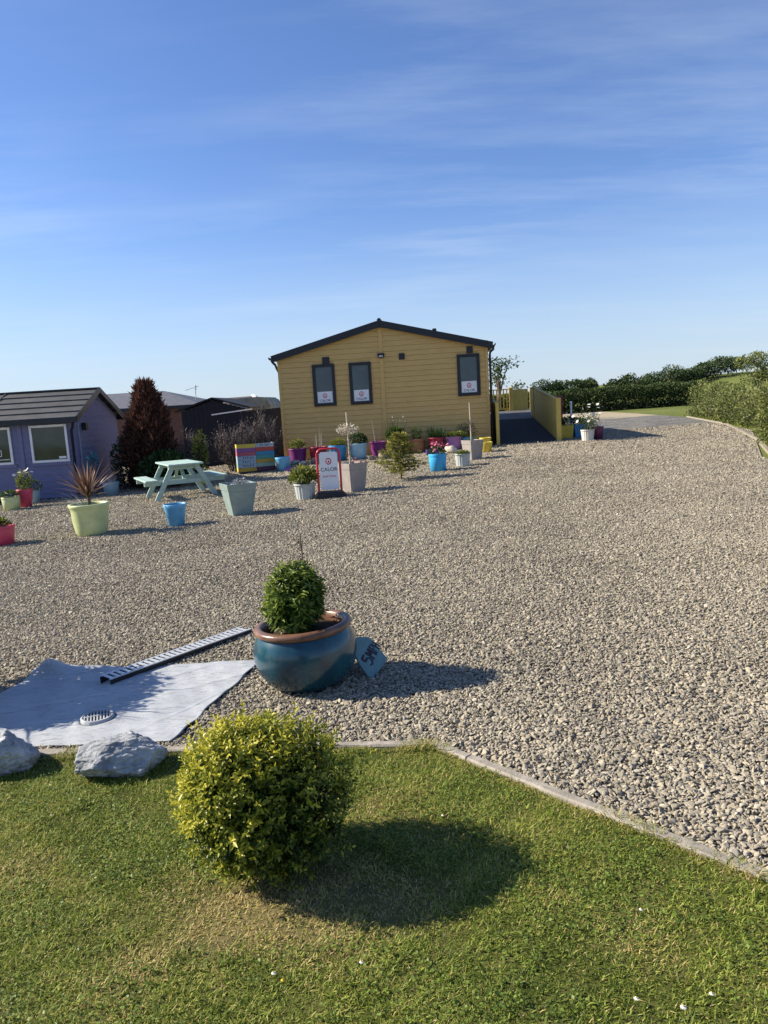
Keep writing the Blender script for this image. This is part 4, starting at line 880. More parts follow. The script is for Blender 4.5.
b.add([(0, 0, .1), (W, 0, .1), (W, 0, ZE), (UR, 0, ZR), (0, 0, ZE)], [(0, 1, 2, 3, 4)]); b.add([(0, DP, .1), (W, DP, .1), (W, DP, ZE), (UR, DP, ZR), (0, DP, ZE)], [(4, 3, 2, 1, 0)])
b.build('wall', M['yellow'], t)
b = MB(); b.box(-.012, .055, -.042, .05, .1, ZE); b.box(W-.055, W+.012, -.042, .05, .1, ZE); b.build('corner_trim', M['yellow'], t)
b = MB(); b.box(2.985, 3.105, -.048, -.004, .28, ZR-.12); b.build('centre_batten', M['yellow'], t, bevel=.004)
b = MB(); b.box(0.056, W-.056, -.015, -.002, -.12, .285); b.build('skirting', M['yellow'], t)
for i, (u0, u1, z0, z1) in enumerate(WIN):
    b = MB(); f = .085
    b.box(u0, u0+f, -.07, -.001, z0, z1); b.box(u1-f, u1, -.07, -.001, z0, z1); b.box(u0+f+.0005, u1-f-.0005, -.07, -.001, z0, z0+f); b.box(u0+f+.0005, u1-f-.0005, -.07, -.001, z1-f, z1)
    wf = b.build('window', M['charcoal'], t, bevel=.004)
    b = MB(); b.box(u0+f, u1-f, -.026, -.020, z0+f, z1-f); b.build('pane', M['glass'], wf)
    b = MB(); c = (u0+u1)/2; b.box(u0+f+.025, u1-f-.02, -.030, -.0272, z0+f+.015, z0+f+.335); sk = b.build('sticker', M['white'], wf)
    logo(c, z0+f+.215, .075, -.0312, sk); b = MB(); text_into(b, 'CALOR', .098, (c, -.0312, z0+f+.075), (1, 0, 0), (0, 0, 1)); b.build('lettering', M['sign_ink'], sk)
b = MB(); b.box(1.32, 1.53, -.06, -.017, 2.852, 3.05); b.build('vent', M['charcoal'], t, bevel=.006)
b = MB(); b.box(5.51, 5.69, -.06, -.017, 2.90, 3.09); b.build('vent', M['charcoal'], t, bevel=.006)
b = MB(); b.box(3.56, 3.73, -.06, -.017, 2.84, 3.02); b.build('vent', M['charcoal'], t, bevel=.006)
fl = MB(); fl.extrude([(-.10, .055), (.10, .055), (.10, -.02), (.06, -.085), (-.06, -.085), (-.10, -.02)], (3.045, 0, 3.0), (1, 0, 0), (0, 0, 1), (0, 1, 0), -.14, -.050)
fl = fl.build('floodlight', M['charcoal'], t, bevel=.006); b = MB(); b.box(2.99, 3.10, -.146, -.141, 2.945, 2.99); b.build('lens', M['p_white'], fl)
OV, TH = .14, .13
def slope(sgn):
    b = MB(); e = UR+.14; rise = (ZR-ZE)/UR
    def P(u, y, dz): return (UR+sgn*u, y, ZR+.06-rise*u+dz)
    y0, y1 = -OV, DP+OV; n = 14
    V = []; F = []
    for k in range(n+1):
        u = .0+e*k/n; V += [P(u, y0, .0), P(u, y1, .0)]
    F = [(2*k, 2*k+1, 2*k+3, 2*k+2) for k in range(n)]; b.add(V, F)
    for k in range(n): u0, u1 = e*k/n, e*(k+1)/n; b.add([P(u0, y0+.02, .006), P(u0, y1-.02, .006), P(u1, y1-.02, .026), P(u1, y0+.02, .026), P(u1, y0+.02, .001), P(u1, y1-.02, .001)], [(0, 1, 2, 3), (3, 2, 5, 4)])
    b.add([P(0, y0+.03, -.03), P(0, y1-.03, -.03), P(e-.03, y1-.03, -.03), P(e-.03, y0+.03, -.03)], [(0, 1, 2, 3)])
    o = b.build('roof', M['roof_tile'], t)
    b = MB(); b.bar(P(-.0, y0-.004, -.075), P(e+.01, y0-.004, -.075), .03, .19, (0, 0, 1)); b.build('bargeboard', M['charcoal'], t)
    b = MB(); x = UR+sgn*(e+.05); z = ZR+.06-rise*e-.05
    b.extrude([(-.055, .03), (-.05, -.02), (-.025, -.05), (.025, -.05), (.05, -.02), (.055, .03), (.045, .03), (.02, -.035), (-.02, -.035), (-.045, .03)], (x, 0, z), (1, 0, 0), (0, 0, 1), (0, 1, 0), y0-.03, y1+.02); b.build('gutter', M['charcoal'], t)
    return x, z, y0
x, z, y0 = slope(1); dx_ = W+.075
MB().tube([(x, .02, z-.045), (x-.01, .04, z-.13), (x-.10, .05, z-.20), (dx_, .06, z-.30), (dx_, .06, z-.45), (dx_, .06, .05)], .036, 10).build('downpipe', M['charcoal'], t)
x, z, y0 = slope(-1)
MB().tube([(x, .02, z-.045), (x+.02, .04, z-.10), (-.09, .06, z-.19), (-.075, .08, z-.26), (-.075, .4, z-.40), (-.075, .4, .05)], .036, 10).build('downpipe', M['charcoal'], t)
b = MB(); b.tube([(UR, -OV-.01, ZR+.085), (UR, DP+OV, ZR+.085)], .06, 10); b.build('ridge_cap', M['roof_tile'], t)
b = MB(); b.box(4.56, 4.68, .5, .62, 3.40, 3.71); b.build('roof_vent', M['charcoal'], t, bevel=.01)

# ------------------------------------------------------------------ access ramp
t = empty('access_ramp', (3.40, 21.3, Z(4.2, 21.3)), YW, 'yellow-sided access ramp with black surface beside the lodge', 'ramp')
RW, RL, RZ = 1.66, 5.0, .56
b = MB(); b.add([(.06, 0, -.03), (RW, 0, .05), (RW, RL, RZ), (.06, RL, RZ), (.06, 0, -.12), (RW, 0, -.1), (RW, RL, -.1), (.06, RL, -.12)], [(0, 1, 2, 3), (4, 5, 1, 0), (5, 6, 2, 1), (7, 4, 0, 3)]); b.build('ramp_surface', M['ramp'], t)
b = MB(); RD = .24
for k in range(22): zz = RZ+RD*min(1, (k+.5)/18); b.bar((RW/2+.15, RL+.01+k*.142, zz-.017), (RW/2+.15, RL+.147+k*.142, zz-.017+RD/18*(k < 18)), RW+.5, .026)
b.build('deck', M['deck'], t)
b = MB(); b.box(-.1, RW+.4, RL+.02, RL+3.1, -.2, RZ-.06); b.build('deck_base', M['yellow_wood'], t)
def panel(x, y0, z0, y1, z1, h0, h1, mat=M['yellow_wood']):
    b = MB(); n = max(1, int((y1-y0)/.62))
    for k in range(n):
        a, c = y0+(y1-y0)*k/n+.004, y0+(y1-y0)*(k+1)/n-.004; f = lambda y: (y-y0)/(y1-y0); za, zc = z0+(z1-z0)*f(a), z0+(z1-z0)*f(c); ta, tc_ = h0+(h1-h0)*f(a), h0+(h1-h0)*f(c)
        b.extrude([(a, za), (c, zc), (c, tc_), (a, ta)], (x, 0, 0), (0, 1, 0), (0, 0, 1), (1, 0, 0), -.015, .015)
    o = b.build('side_panel', mat, t); b = MB(); b.bar((x, y0, h0+.016), (x, y1, h1+.016), .09, .03); b.build('top_rail', M['yellow_wood'], t); return o
panel(RW+.05, .06, -.08, RL, RZ-.05, 1.18, RZ+1.04); panel(RW+.05, RL+.1, RZ, RL+1.0, RZ, RZ+1.04, RZ+1.04)
panel(.0, .06, -.1, 2.2, .1, 1.16, 1.30)
def post(x, y, z0, z1, s=.10, lab=None):
    b = MB(); b.box(x-s/2, x+s/2, y-s/2, y+s/2, z0, z1); b.add([(x-s/2-.008, y-s/2-.008, z1+.001), (x+s/2+.008, y-s/2-.008, z1+.001), (x+s/2+.008, y+s/2+.008, z1+.001), (x-s/2-.008, y+s/2+.008, z1+.001), (x, y, z1+.035)], [(0, 1, 4), (1, 2, 4), (2, 3, 4), (3, 0, 4), (3, 2, 1, 0)])
    return b.build('post', M['yellow_wood'], t, bevel=0)
post(RW+.06, -.0, -.15, 1.22, .13); post(.0, .0, -.2, 1.20, .09); post(RW+.06, RL+.05, -.1, RZ+1.09); post(1.17, RL+2.75, RZ-.3, RZ+1.12, .15); post(1.95, RL+2.85, 0, RZ+1.08)
b = MB()
for k in range(4): b.box(1.25+k*.145, 1.25+k*.145+.139, RL+2.83, RL+2.86, RZ+.20, RZ+1.05)
b.build('back_panel', M['yellow_wood'], t)
b = MB(); b.box(.2, 1.09, RL+2.78, RL+2.86, RZ+1.05, RZ+1.09); b.build('handrail', M['yellow_wood'], t); b = MB(); b.box(.2, 1.09, RL+2.79, RL+2.85, RZ+.30, RZ+.35); b.build('bottom_rail', M['yellow_wood'], t)
for k in range(7):
    b = MB(); x = .25+k*.128; b.box(x-.022, x+.022, RL+2.80, RL+2.84, RZ+.352, RZ+1.048); b.build('baluster', M['yellow_wood'], t)

# ------------------------------------------------------------------ purple shed
t = empty('purple_shed', (-7.28, 17.84, -.22), R(1), 'purple timber shed with white framed windows and a dark slatted roof', 'shed')
LN, SD, HE, HR = 4.6, 3.1, 1.96, 2.60
b = MB(); z = 0.02
while z < HE-.01:
    z1 = min(z+.145, HE)
    b.add([(-LN, -.016, z), (0, -.016, z), (0, -.002, z1), (-LN, -.002, z1), (-LN, 0, z), (0, 0, z)], [(0, 1, 2, 3), (4, 5, 1, 0)])
    b.add([(.016, 0, z), (.016, SD, z), (.002, SD, z1), (.002, 0, z1), (0, 0, z), (0, SD, z)], [(0, 1, 2, 3), (4, 5, 1, 0)]); z = z1
while z < HR-.06:
    z1 = min(z+.145, HR-.02); f0, f1 = (z-HE)/(HR-HE)*SD/2, (z1-HE)/(HR-HE)*SD/2
    b.add([(.016, f0, z), (.016, SD-f0, z), (.002, SD-f1, z1), (.002, f1, z1), (0, f0, z), (0, SD-f0, z)], [(0, 1, 2, 3), (4, 5, 1, 0)]); z = z1
b.add([(0, 0, 0), (0, SD, 0), (0, SD, HE), (0, SD/2, HR), (0, 0, HE)], [(0, 1, 2, 3, 4)]); b.add([(-LN, 0, 0), (-LN, SD, 0), (-LN, SD, HE), (-LN, SD/2, HR), (-LN, 0, HE)], [(4, 3, 2, 1, 0)])
b.add([(-LN, 0, 0), (0, 0, 0), (0, 0, HE), (-LN, 0, HE)], [(0, 1, 2, 3)]); b.add([(-LN, SD, 0), (0, SD, 0), (0, SD, HE), (-LN, SD, HE)], [(3, 2, 1, 0)])
b.build('wall', M['purple'], t)
b = MB(); b.box(-.09, .024, -.030, -.0165, .0, HE-.05); b.build('corner_board', M['purple'], t); b = MB(); b.box(.0165, .030, .0, .09, 0, HE-.05); b.build('corner_board', M['purple'], t)
b = MB(); b.box(-1.34, -1.24, -.034, -.0165, .55, HE-.05); b.build('pilaster', M['purple'], t); b = MB(); b.box(-LN, .03, -.05, -.0165, -.1, .045); b.build('plinth', M['navy'], t)
for (u0, u1) in ((-1.05, -.16), (-2.42, -1.50)):
    z0, z1, f = .91, 1.80, .055; b = MB()
    b.box(u0, u0+f, -.055, -.0165, z0, z1); b.box(u1-f, u1, -.055, -.0165, z0, z1); b.box(u0+f+.0005, u1-f-.0005, -.055, -.0165, z0, z0+f); b.box(u0+f+.0005, u1-f-.0005, -.055, -.0165, z1-f, z1)
    wf = b.build('window', M['shed_white'], t, bevel=.004); b = MB(); b.box(u0+f, u1-f, -.030, -.024, z0+f, z1-f); b.build('pane', M['shed_glass'], wf)
    b = MB(); b.box(u0-.06, u1+.06, -.045, -.0165, z0-.075, z0-.004); b.build('sill', M['purple'], wf)
    if u0 > -1.2:
        b = MB(); b.box(u1-f-.20, u1-f-.03, -.0335, -.031, z0+f+.02, z0+f+.075); b.build('ornament', M['shed_white'], wf)
    else:
        b = MB(); c, d_ = u1-f-.28, z0+f+.22
        for q in ((c-.07, c+.07, d_+.06, d_+.075), (c-.07, c+.07, d_-.075, d_-.06), (c-.07, c-.055, d_-.0595, d_+.0595), (c+.055, c+.07, d_-.0595, d_+.0595)): b.box(q[0], q[1], -.0335, -.031, q[2], q[3])
        b.box(c-.05, c+.25, -.0335, -.031, d_-.16, d_-.145); b.build('ornament', M['shed_white'], wf)
rise = (HR-HE)/(SD/2); b = MB(); nrow = 5; ee = SD/2+.16
for s in (-1, 1):
    for k in range(nrow):
        a, c = ee*k/nrow, ee*(k+1)/nrow+.02; P = lambda u, x, dz: (x, SD/2+s*u, HR+.04-rise*u+dz)
        b.add([P(a, -LN-.2, .0), P(a, .16, .0), P(c, .16, .035), P(c, -LN-.2, .035), P(c, -LN-.2, -.01), P(c, .16, -.01)], [(0, 1, 2, 3), (3, 2, 5, 4)])
    for x in (-2.2, -4.4): b.bar(P(0, x, .03), P(ee, x, .03), .02, .02)
b.build('roof', M['roof_tile'], t)
for s in (-1, 1):
    b = MB(); P = lambda u, x, dz: (x, SD/2+s*u, HR+.04-rise*u+dz); b.bar(P(0, .165, -.02), P(ee+.02, .165, -.02), .03, .13); b.build('bargeboard', M['charcoal'], t)
    b = MB(); b.box(-LN-.2, .18, SD/2+s*(ee+.03)-.03, SD/2+s*(ee+.03)+.03, HR-rise*ee-.07, HR-rise*ee+.03); b.build('gutter', M['charcoal'], t)
b = MB(); b.bar((-LN-.2, SD/2, HR+.06), (.17, SD/2, HR+.06), .12, .04); b.build('ridge_cap', M['charcoal'], t)
MB().tube([(.06, -.17, HE-.13), (.02, -.12, HE-.22), (-.045, -.07, HE-.33), (-.045, -.07, .1)], .03, 10).build('downpipe', M['navy'], t)
b = MB()
for k in range(26):
    zc = .50+k*.05; b.box(.05-.008, .05+.008, .16-.02, .16+.02, zc, zc+.032)
b.build('rain_chain', M['p_bluegrey'], t)
b = MB(); b.box(.017, .12, .45, .62, 1.62, 1.80); b.build('wall_lamp', M['charcoal'], t, bevel=.01)

# ------------------------------------------------------------------ buildings behind
M['brick'] = paint('brown_brick', (.14, .075, .06), .85, .3, 9, .35, (.2, .15, .13), bmp=.6)
M['slate'] = paint('grey_slate', (.11, .115, .125), .6, .2, 5, .3, (.2, .2, .2))
M['brown_roof'] = paint('brown_roof_tile', (.095, .072, .064), .7, .25, 6, .3)
M['tarp_green'] = paint('grey_green_tarpaulin', (.17, .20, .18), .6, .25, 4, .3)
t = empty('brick_bungalow', (-11.2, 30, -.3), 0, 'low brick bungalow with hipped grey roof behind the russet conifer', 'bungalow')
b = MB(); b.box(-1.8, 4.0, 0, 5, 0, 2.32); b.build('wall', M['brick'], t)
b = MB(); b.add([(-2.2, -.35, 2.34), (4.3, -.35, 2.30), (4.3, 5.3, 2.34), (-2.2, 5.3, 2.34), (-.5, 2.4, 3.02), (2.0, 2.4, 3.02)], [(0, 1, 5, 4), (1, 2, 5), (2, 3, 4, 5), (3, 0, 4), (3, 2, 1, 0)]); b.build('roof', M['slate'], t)
b = MB(); b.box(-2.2, 4.3, -.42, -.352, 2.20, 2.33); b.build('gutter', M['charcoal'], t)
t = empty('low_outbuilding', (-8.92, 31.5, -.42), 0, 'long low outbuilding with olive brown roof and white barge behind the navy garage', 'outbuilding')
b = MB(); b.box(0, 4.0, 0, 4, 0, 2.1); b.build('wall', M['brick'], t)
b = MB(); b.add([(-.6, -.3, 2.05), (4.1, -.3, 2.05), (3.55, 1.9, 2.72), (.2, 1.9, 2.66), (-.6, 4.3, 2.1), (4.1, 4.3, 2.1)], [(0, 1, 2, 3), (3, 2, 5, 4), (1, 5, 2), (0, 3, 4)]); b.build('roof', M['brown_roof'], t)
b = MB(); b.bar((3.42, 1.75, 2.77), (4.16, -.32, 2.12), .14, .05); b.build('bargeboard', M['white'], t)
t = empty('tv_aerial', (-7.72, 32.0, 2.2), 0, 'thin television aerial on a mast above the roofs', 'aerial')
MB().tube([(0, 0, 0), (0, 0, .62)], .016, 6).build('mast', M['steel'], t); b = MB(); b.tube([(-.42, 0, .47), (.12, .1, .62)], .010, 5)
for k in range(6): b.tube([(-.4+k*.1, .02*k-.14, .47+k*.028), (-.4+k*.1, .02*k+.14, .47+k*.028)], .006, 4)
b.tube([(.02, 0, .45), (.03, .0, .66)], .03, 6); b.build('antenna', M['steel'], t)
t = empty('covered_caravan', (-4.85, 29.2, -.10), R(-6), 'round-ended caravan under a grey-green tarpaulin beside the lodge', 'caravan')
b = MB(); prof = [(-1.0, .5), (.55, .5), (.72, 1.2), (.66, 1.95), (.50, 2.22), (.2, 2.27), (-1.0, 2.24)]; b.extrude(prof, (0, 0, 0), (1, 0, 0), (0, 0, 1), (0, 1, 0), 0, 2.1); b.build('cover', M['tarp_green'], t, bevel=.06)
for y in (.3, 1.8):
    MB().tube([(-.2, y-.08, .27), (-.2, y+.08, .27)], .27, 18).build('wheel', M['rubber'], t)
t = empty('navy_garage', (-5.5, 25.0, -.15), 0, 'dark navy timber garage with a shallow gable between conifer and lodge', 'garage')
b = MB(); 
for k in range(15): b.box(-1.06+k*.142, -1.06+k*.142+.136, -.02, 0, 0, 1.9+.33*(1-abs(-1.0+k*.142)/1.06)-.02)
b.add([(-1.06, .001, 0), (1.06, .001, 0), (1.06, .001, 1.85), (0, .001, 2.2), (-1.06, .001, 1.85)], [(0, 1, 2, 3, 4)]); b.box(-1.06, 1.06, .01, 3.2, 0, 1.83); b.build('wall', M['navy'], t)
b = MB()
for s in (-1, 1): b.bar((0, 1.5, 2.28), (s*1.25, 1.5, 1.90), 3.2, .05)
b.build('roof', M['navy'], t)
t = empty('navy_fence', (-4.9, 23.6, -.05), R(-5), 'dark navy board fence with pale coping joining the lodge corner', 'fence')
b = MB()
for k in range(16): b.box(k*.122, k*.122+.117, -.015, .015, 0, 1.62+.008*k)
b.build('boards', M['navy'], t); b = MB(); b.bar((-.35, -.03, 1.63), (.95, -.03, 1.74), .05, .035); b.build('coping', M['shed_white'], t)
# ------------------------------------------------------------------ trees, shrubs, hedges
def twig_shrub(x, y, w, h, n, seed, label, green=0):
    t = empty('dry_shrub', (x, y, Z(x, y)), 0, label, 'shrub', 'bare dry shrubs by the navy fence'); r = np.random.default_rng(seed)
    b = MB(); P = []; D = []
    for i in range(30):
        a = r.uniform(0, 6.28); q = w*.5*math.sqrt(r.random()); top = np.array([math.cos(a)*q, math.sin(a)*q*.6, h*r.uniform(.62, 1.0)*(1-.25*(q/(w*.5))**2)]); base = top*np.array([.35, .35, 0])
        mid = (base+top)/2+r.normal(0, .04, 3); b.tube([base, mid, top], .012, 5, .004)
        m_ = n//30; u = r.uniform(.15, 1, m_); P.append(base+(top-base)*u[:, None]+r.normal(0, .05, (m_, 3))); D.append(unit(top-base)+.55*r.normal(size=(m_, 3)))
    b.build('stems', M['f_twig'], t); P = np.concatenate(P); D = np.concatenate(D); m_ = len(P); l = r.uniform(.08, .22, m_)
    blades('twigs', P, D, l, .011, .05, np.clip(r.normal(.5, .25, m_)+.25*(P[:, 2]/h-.5), 0, 1), M['f_twig'], t, seg=2, rng=r)
    q = r.integers(0, m_, m_//2); leaf_mesh('seed_heads', P[q]+unit(D[q])*l[q][:, None], D[q]+.5*rdir(len(q), r), rdir(len(q), r), .05, .018, np.clip(r.normal(.6, .2, len(q)), 0, 1), M['f_twig'], t)
twig_shrub(-4.05, 20.85, 1.35, 1.48, 2600, 140, 'wide bare grey-brown shrub behind the left half of the painted slat box')
twig_shrub(-3.25, 21.1, 1.0, 1.62, 2200, 141, 'taller bare grey-brown shrub between the painted slat box and the lodge')
twig_shrub(-4.95, 19.4, .85, 1.35, 1700, 142, 'bare grey-brown shrub just right of the russet conifer')
twig_shrub(-5.25, 18.8, .8, 1.0, 1400, 143, 'lower bare shrub at the foot of the russet conifer')
t = empty('russet_conifer', (-5.80, 18.8, Z(-5.8, 18.8)), 0, 'tall russet brown columnar conifer beside the purple shed', 'tree')
MB().tube([(0, 0, 0), (.02, 0, 1.2), (0, 0, 2.5)], .06, 8, .015).build('trunk', M['bark'], t)
r_ = np.random.default_rng(150); n = 10500; zz = r_.beta(1.0, 1.35, n); rad = .57*np.where(zz < .3, .92+.08*zz/.3, np.clip(1-((zz-.3)/.72), 0, 1)**.62)+.02
a = r_.uniform(0, 6.28, n); rad = rad*(1+.16*np.sin(a*3+zz*9)+.16*np.sin(a*7-zz*21)+.08*r_.normal(size=n))*(1-.5*r_.random(n)**2.2)
P = np.stack([rad*np.cos(a), rad*np.sin(a), .05+zz*2.62], 1); D = np.stack([np.cos(a)*.55, np.sin(a)*.55, np.full(n, 1.)], 1)+.35*r_.normal(size=(n, 3))
leaf_mesh('crown', P, D, rdir(n, r_), r_.uniform(.06, .20, n), .038, np.clip(.28+.55*(zz-.45)+.16*r_.normal(size=n), 0, 1), M['f_conif'], t)
t = empty('dark_evergreen', (-5.25, 18.2, Z(-5.25, 18.2)), 0, 'low dark evergreen shrub behind the picnic table at the conifer foot', 'shrub'); bush_leaves('foliage', 2600, (.5, .45, .46), .09, M['f_dark'], t, 155, (0, 0, .42), zmin=-.7, base_t=.25)
MB().tube([(0, 0, -.05), (.03, 0, .5)], .03, 6, .012).build('stem', M['bark'], t)
t = empty('dark_evergreen', (-6.45, 19.3, Z(-6.45, 19.3)), 0, 'dark evergreen shrub squeezed between the purple shed and the conifer', 'shrub'); bush_leaves('foliage', 2000, (.55, .5, .75), .09, M['f_dark'], t, 156, (0, 0, .55), zmin=-.8, base_t=.2)
MB().tube([(0, 0, -.05), (.03, 0, .5)], .03, 6, .012).build('stem', M['bark'], t)
t = empty('young_laurel', (-4.5, 18.6, Z(-4.5, 18.6)), 0, 'young bright green upright shrub in a yellow tub behind the picnic table', 'shrub')
b = MB(); b.lathe([(.17, 0), (.24, .28), (.22, .28), (.2, .22)], 28); b.build('tub', M['p_yellow'], t); soil_disc(t, .2, .24)
MB().tube([(0, 0, .2), (0, 0, 1.1)], .012, 6, .005).build('stem', M['bark'], t); bush_leaves('foliage', 420, (.16, .16, .55), .10, M['f_yel'], t, 160, (0, 0, .78), shell=.8, amp=.25, base_t=.6)
def tree(x, y, h, cw, seed, label, n, mat='f_tree', trunk=.45, leaf=.3, lean=0, group='trees along the field edge', nb=6, gap=.75, name='field_tree', zb=None):
    t = empty(name, (x, y, Z(x, y)-.1), 0, label, 'tree', group); r = np.random.default_rng(seed); th = h*trunk
    b = MB(); b.tube([(0, 0, 0), (lean*.4, .05, th*.6), (lean, 0, th*1.25)], .035*h*.8, 8, .014*h); cs = []
    for i in range(nb):
        a = 2*math.pi*i/nb+r.normal(0, .4); q = cw*.5*r.uniform(.25, .72); c = np.array([lean+math.cos(a)*q, math.sin(a)*q, th+(h-th)*r.uniform(.25, .80)]); cs.append((c, r.uniform(.22, .36)*cw))
        b.tube([(lean*.7, 0, th*.8), (c[0]*.5+lean*.3, c[1]*.5, (th+c[2])/2), tuple(c)], .014*h, 6, .004*h)
    cs.append((np.array([lean, 0, h*.84]), cw*.27)); b.build('trunk', M['bark'], t)
    P = []; D = []; Tn = []; m_ = n//len(cs)
    for i, (c, rr) in enumerate(cs):
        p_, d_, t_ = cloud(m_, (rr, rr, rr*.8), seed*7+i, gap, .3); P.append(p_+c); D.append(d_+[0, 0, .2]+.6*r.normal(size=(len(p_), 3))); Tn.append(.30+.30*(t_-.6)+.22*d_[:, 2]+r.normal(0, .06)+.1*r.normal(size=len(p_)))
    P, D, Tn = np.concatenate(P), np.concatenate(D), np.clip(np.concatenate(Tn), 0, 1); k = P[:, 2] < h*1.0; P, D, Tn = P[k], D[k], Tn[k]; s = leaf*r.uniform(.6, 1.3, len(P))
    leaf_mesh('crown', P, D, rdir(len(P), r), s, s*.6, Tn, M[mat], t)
tree(6.05, 38, 3.6, 1.35, 170, 'slender leaning tree showing behind the lodge downpipe', 620, 'f_mid', .5, .13, .22, 'small trees behind the ramp', 5, .9)
tree(8.45, 45, 2.55, 1.0, 171, 'sparse little tree above the ramp fence', 160, 'f_tree', .6, .13, .05, 'small trees behind the ramp', 4, .95)
TR = [(19.12, 85, 3.22, 2.6, 'low tree crown at the left end of the row above the hedge'), (20.7, 86, 3.03, 2.4, 'small tree in the row right of the lowest crown'), (22.6, 85, 3.05, 2.4, 'round tree above the hedge left of the notch'), (24.4, 86, 3.16, 2.2, 'tree at the right end of the low left clump'),
      (26.9, 85, 2.85, 2.0, 'lone small round tree above the hedge between two clumps'), (28.6, 85, 3.36, 2.6, 'tree starting the taller right clump'), (30.2, 84, 3.05, 2.6, 'broad tree left of the tallest dark crown'), (31.7, 86, 3.4, 2.5, 'tree just left of the double crowned tree'),
      (33.6, 85, 4.0, 3.4, 'broad double crowned tree above the hedge end'), (35.4, 86, 3.45, 2.8, 'lower tree between two broad crowns'), (36.9, 87, 3.6, 2.8, 'dark tree above the green slope'), (38.8, 88, 4.15, 3.2, 'taller dark tree left of the hilltop tree'), (40.9, 89, 4.75, 3.6, 'tallest dark tree on the slope'), (43.0, 90, 4.6, 3.4, 'tree behind the bright tree at the right edge')]
for i, (x, y, zt, cw, l) in enumerate(TR): tree(x, y, zt-Z(x, y)+.1, cw, 180+i, l, 1700, 'f_tree', .12, .22, 0, 'trees along the field edge', 7, .6)
tree(33.7, 66, 4.3-Z(33.7, 66), 3.4, 199, 'nearer bright green tree at the right edge above the bush', 2600, 'f_hedger', .15, .20, 0, 'trees along the field edge', 8, .6)
def hedge(path, h, w, n, leaf, mat, seed, label, wob=.12, stem=True, thin=.0, zlo=0):
    t = empty('hedge', (path[0][0], path[0][1], Z(*path[0])), 0, label, 'hedge'); r = np.random.default_rng(seed); P = np.array(path, float)
    sl = np.hypot(*np.diff(P, axis=0).T); cu = np.concatenate([[0], np.cumsum(sl)]); s = r.random(n)*cu[-1]; x = np.interp(s, cu, P[:, 0]); y = np.interp(s, cu, P[:, 1]); k = np.clip(np.searchsorted(cu, s)-1, 0, len(sl)-1); d = np.diff(P, axis=0)[k]/sl[k][:, None]
    a = r.uniform(-.35, math.pi+.35, n); q = 1-.5*r.random(n)**2; ht = h(s) if callable(h) else h; lump = 1+wob*(np.sin(s*1.9)+.7*np.sin(s*4.3+1)+.5*np.sin(s*9.1+2))*.6+wob*.5*np.sin(a*3+s*3)
    off = np.cos(a); off = np.sign(off)*np.abs(off)**.6*w*.5*q*lump; z = np.clip(np.sin(a)*.5+.5, 0, 1)**.8*ht*lump*np.where(a > 1.2, 1, 1); z = np.where(r.random(n) < .55, r.random(n)*ht*lump*(.25+.75*np.clip(np.sin(a), 0, 1)), z)
    X = x-d[:, 1]*off; Y = y+d[:, 0]*off; Zz = zg(x, y)+zlo+z
    kk = np.ones(n, bool) if not thin else r.random(n) > thin*(np.sin(s*2.7+1)*np.sin(s*1.1) > .35)*(z < ht*.75)
    O = np.array(t.location); V = np.stack([X, Y, Zz], 1)[kk]-O; m_ = len(V); sz = leaf*r.uniform(.6, 1.3, m_); o3 = np.stack([-d[:, 1]*off, d[:, 0]*off, z*.6], 1)[kk]
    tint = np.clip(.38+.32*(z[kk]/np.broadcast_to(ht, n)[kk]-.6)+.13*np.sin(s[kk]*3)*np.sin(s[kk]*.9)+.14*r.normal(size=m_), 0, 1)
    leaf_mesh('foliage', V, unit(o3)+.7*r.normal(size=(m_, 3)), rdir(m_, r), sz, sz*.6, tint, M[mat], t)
    b = MB(); q = 0
    while q < cu[-1]:
        bx, by = np.interp(q, cu, P[:, 0])-O[0], np.interp(q, cu, P[:, 1])-O[1]; bz = Z(bx+O[0], by+O[1])-O[2]; b.tube([(bx, by, bz-.05), (bx+.06, by, bz+.45), (bx+r.normal(0, .1), by, bz+.95)], .03, 6, .012); q += r.uniform(.5, 1.1)
    b.build('stems', M['cane'] if thin else M['bark'], t); return t
hedge([(5.5, 48.2), (13, 49.2), (21.6, 50.6)], 1.45, 1.8, 30000, .14, 'f_hedge', 210, 'long dark clipped hedge across the far end of the yard', .05)
hedge([(14.0, 32.0), (12.4, 25), (11.1, 20)], lambda s: 1.16-.014*s+.07*np.sin(s*1.7), 1.3, 15000, .085, 'f_hedger', 211, 'ragged pale green hedge along the right verge', .16, True, .75)
t = empty('verge_bush', (8.85, 16.3, Z(8.85, 16.3)), 0, 'big leafy green bush at the right edge of the yard', 'bush'); 
for i, (c, rd, n) in enumerate((((.1, 0, .90), (.60, .7, .52), 3800), ((.25, .1, .55), (.6, .7, .5), 2200), ((-.18, -.2, .45), (.42, .5, .45), 1300))): bush_leaves('foliage', n, rd, .085, M['f_hedger'], t, 220+i, c, shell=.55, amp=.3, tip=.45, base_t=.40)
b = MB()
for i in range(9): a = i*.7; b.tube([(.05*math.cos(a), .05*math.sin(a), -.05), (.2*math.cos(a), .2*math.sin(a), .6), (.4*math.cos(a), .4*math.sin(a), 1.25)], .018, 6, .006)
b.build('stems', M['bark'], t)
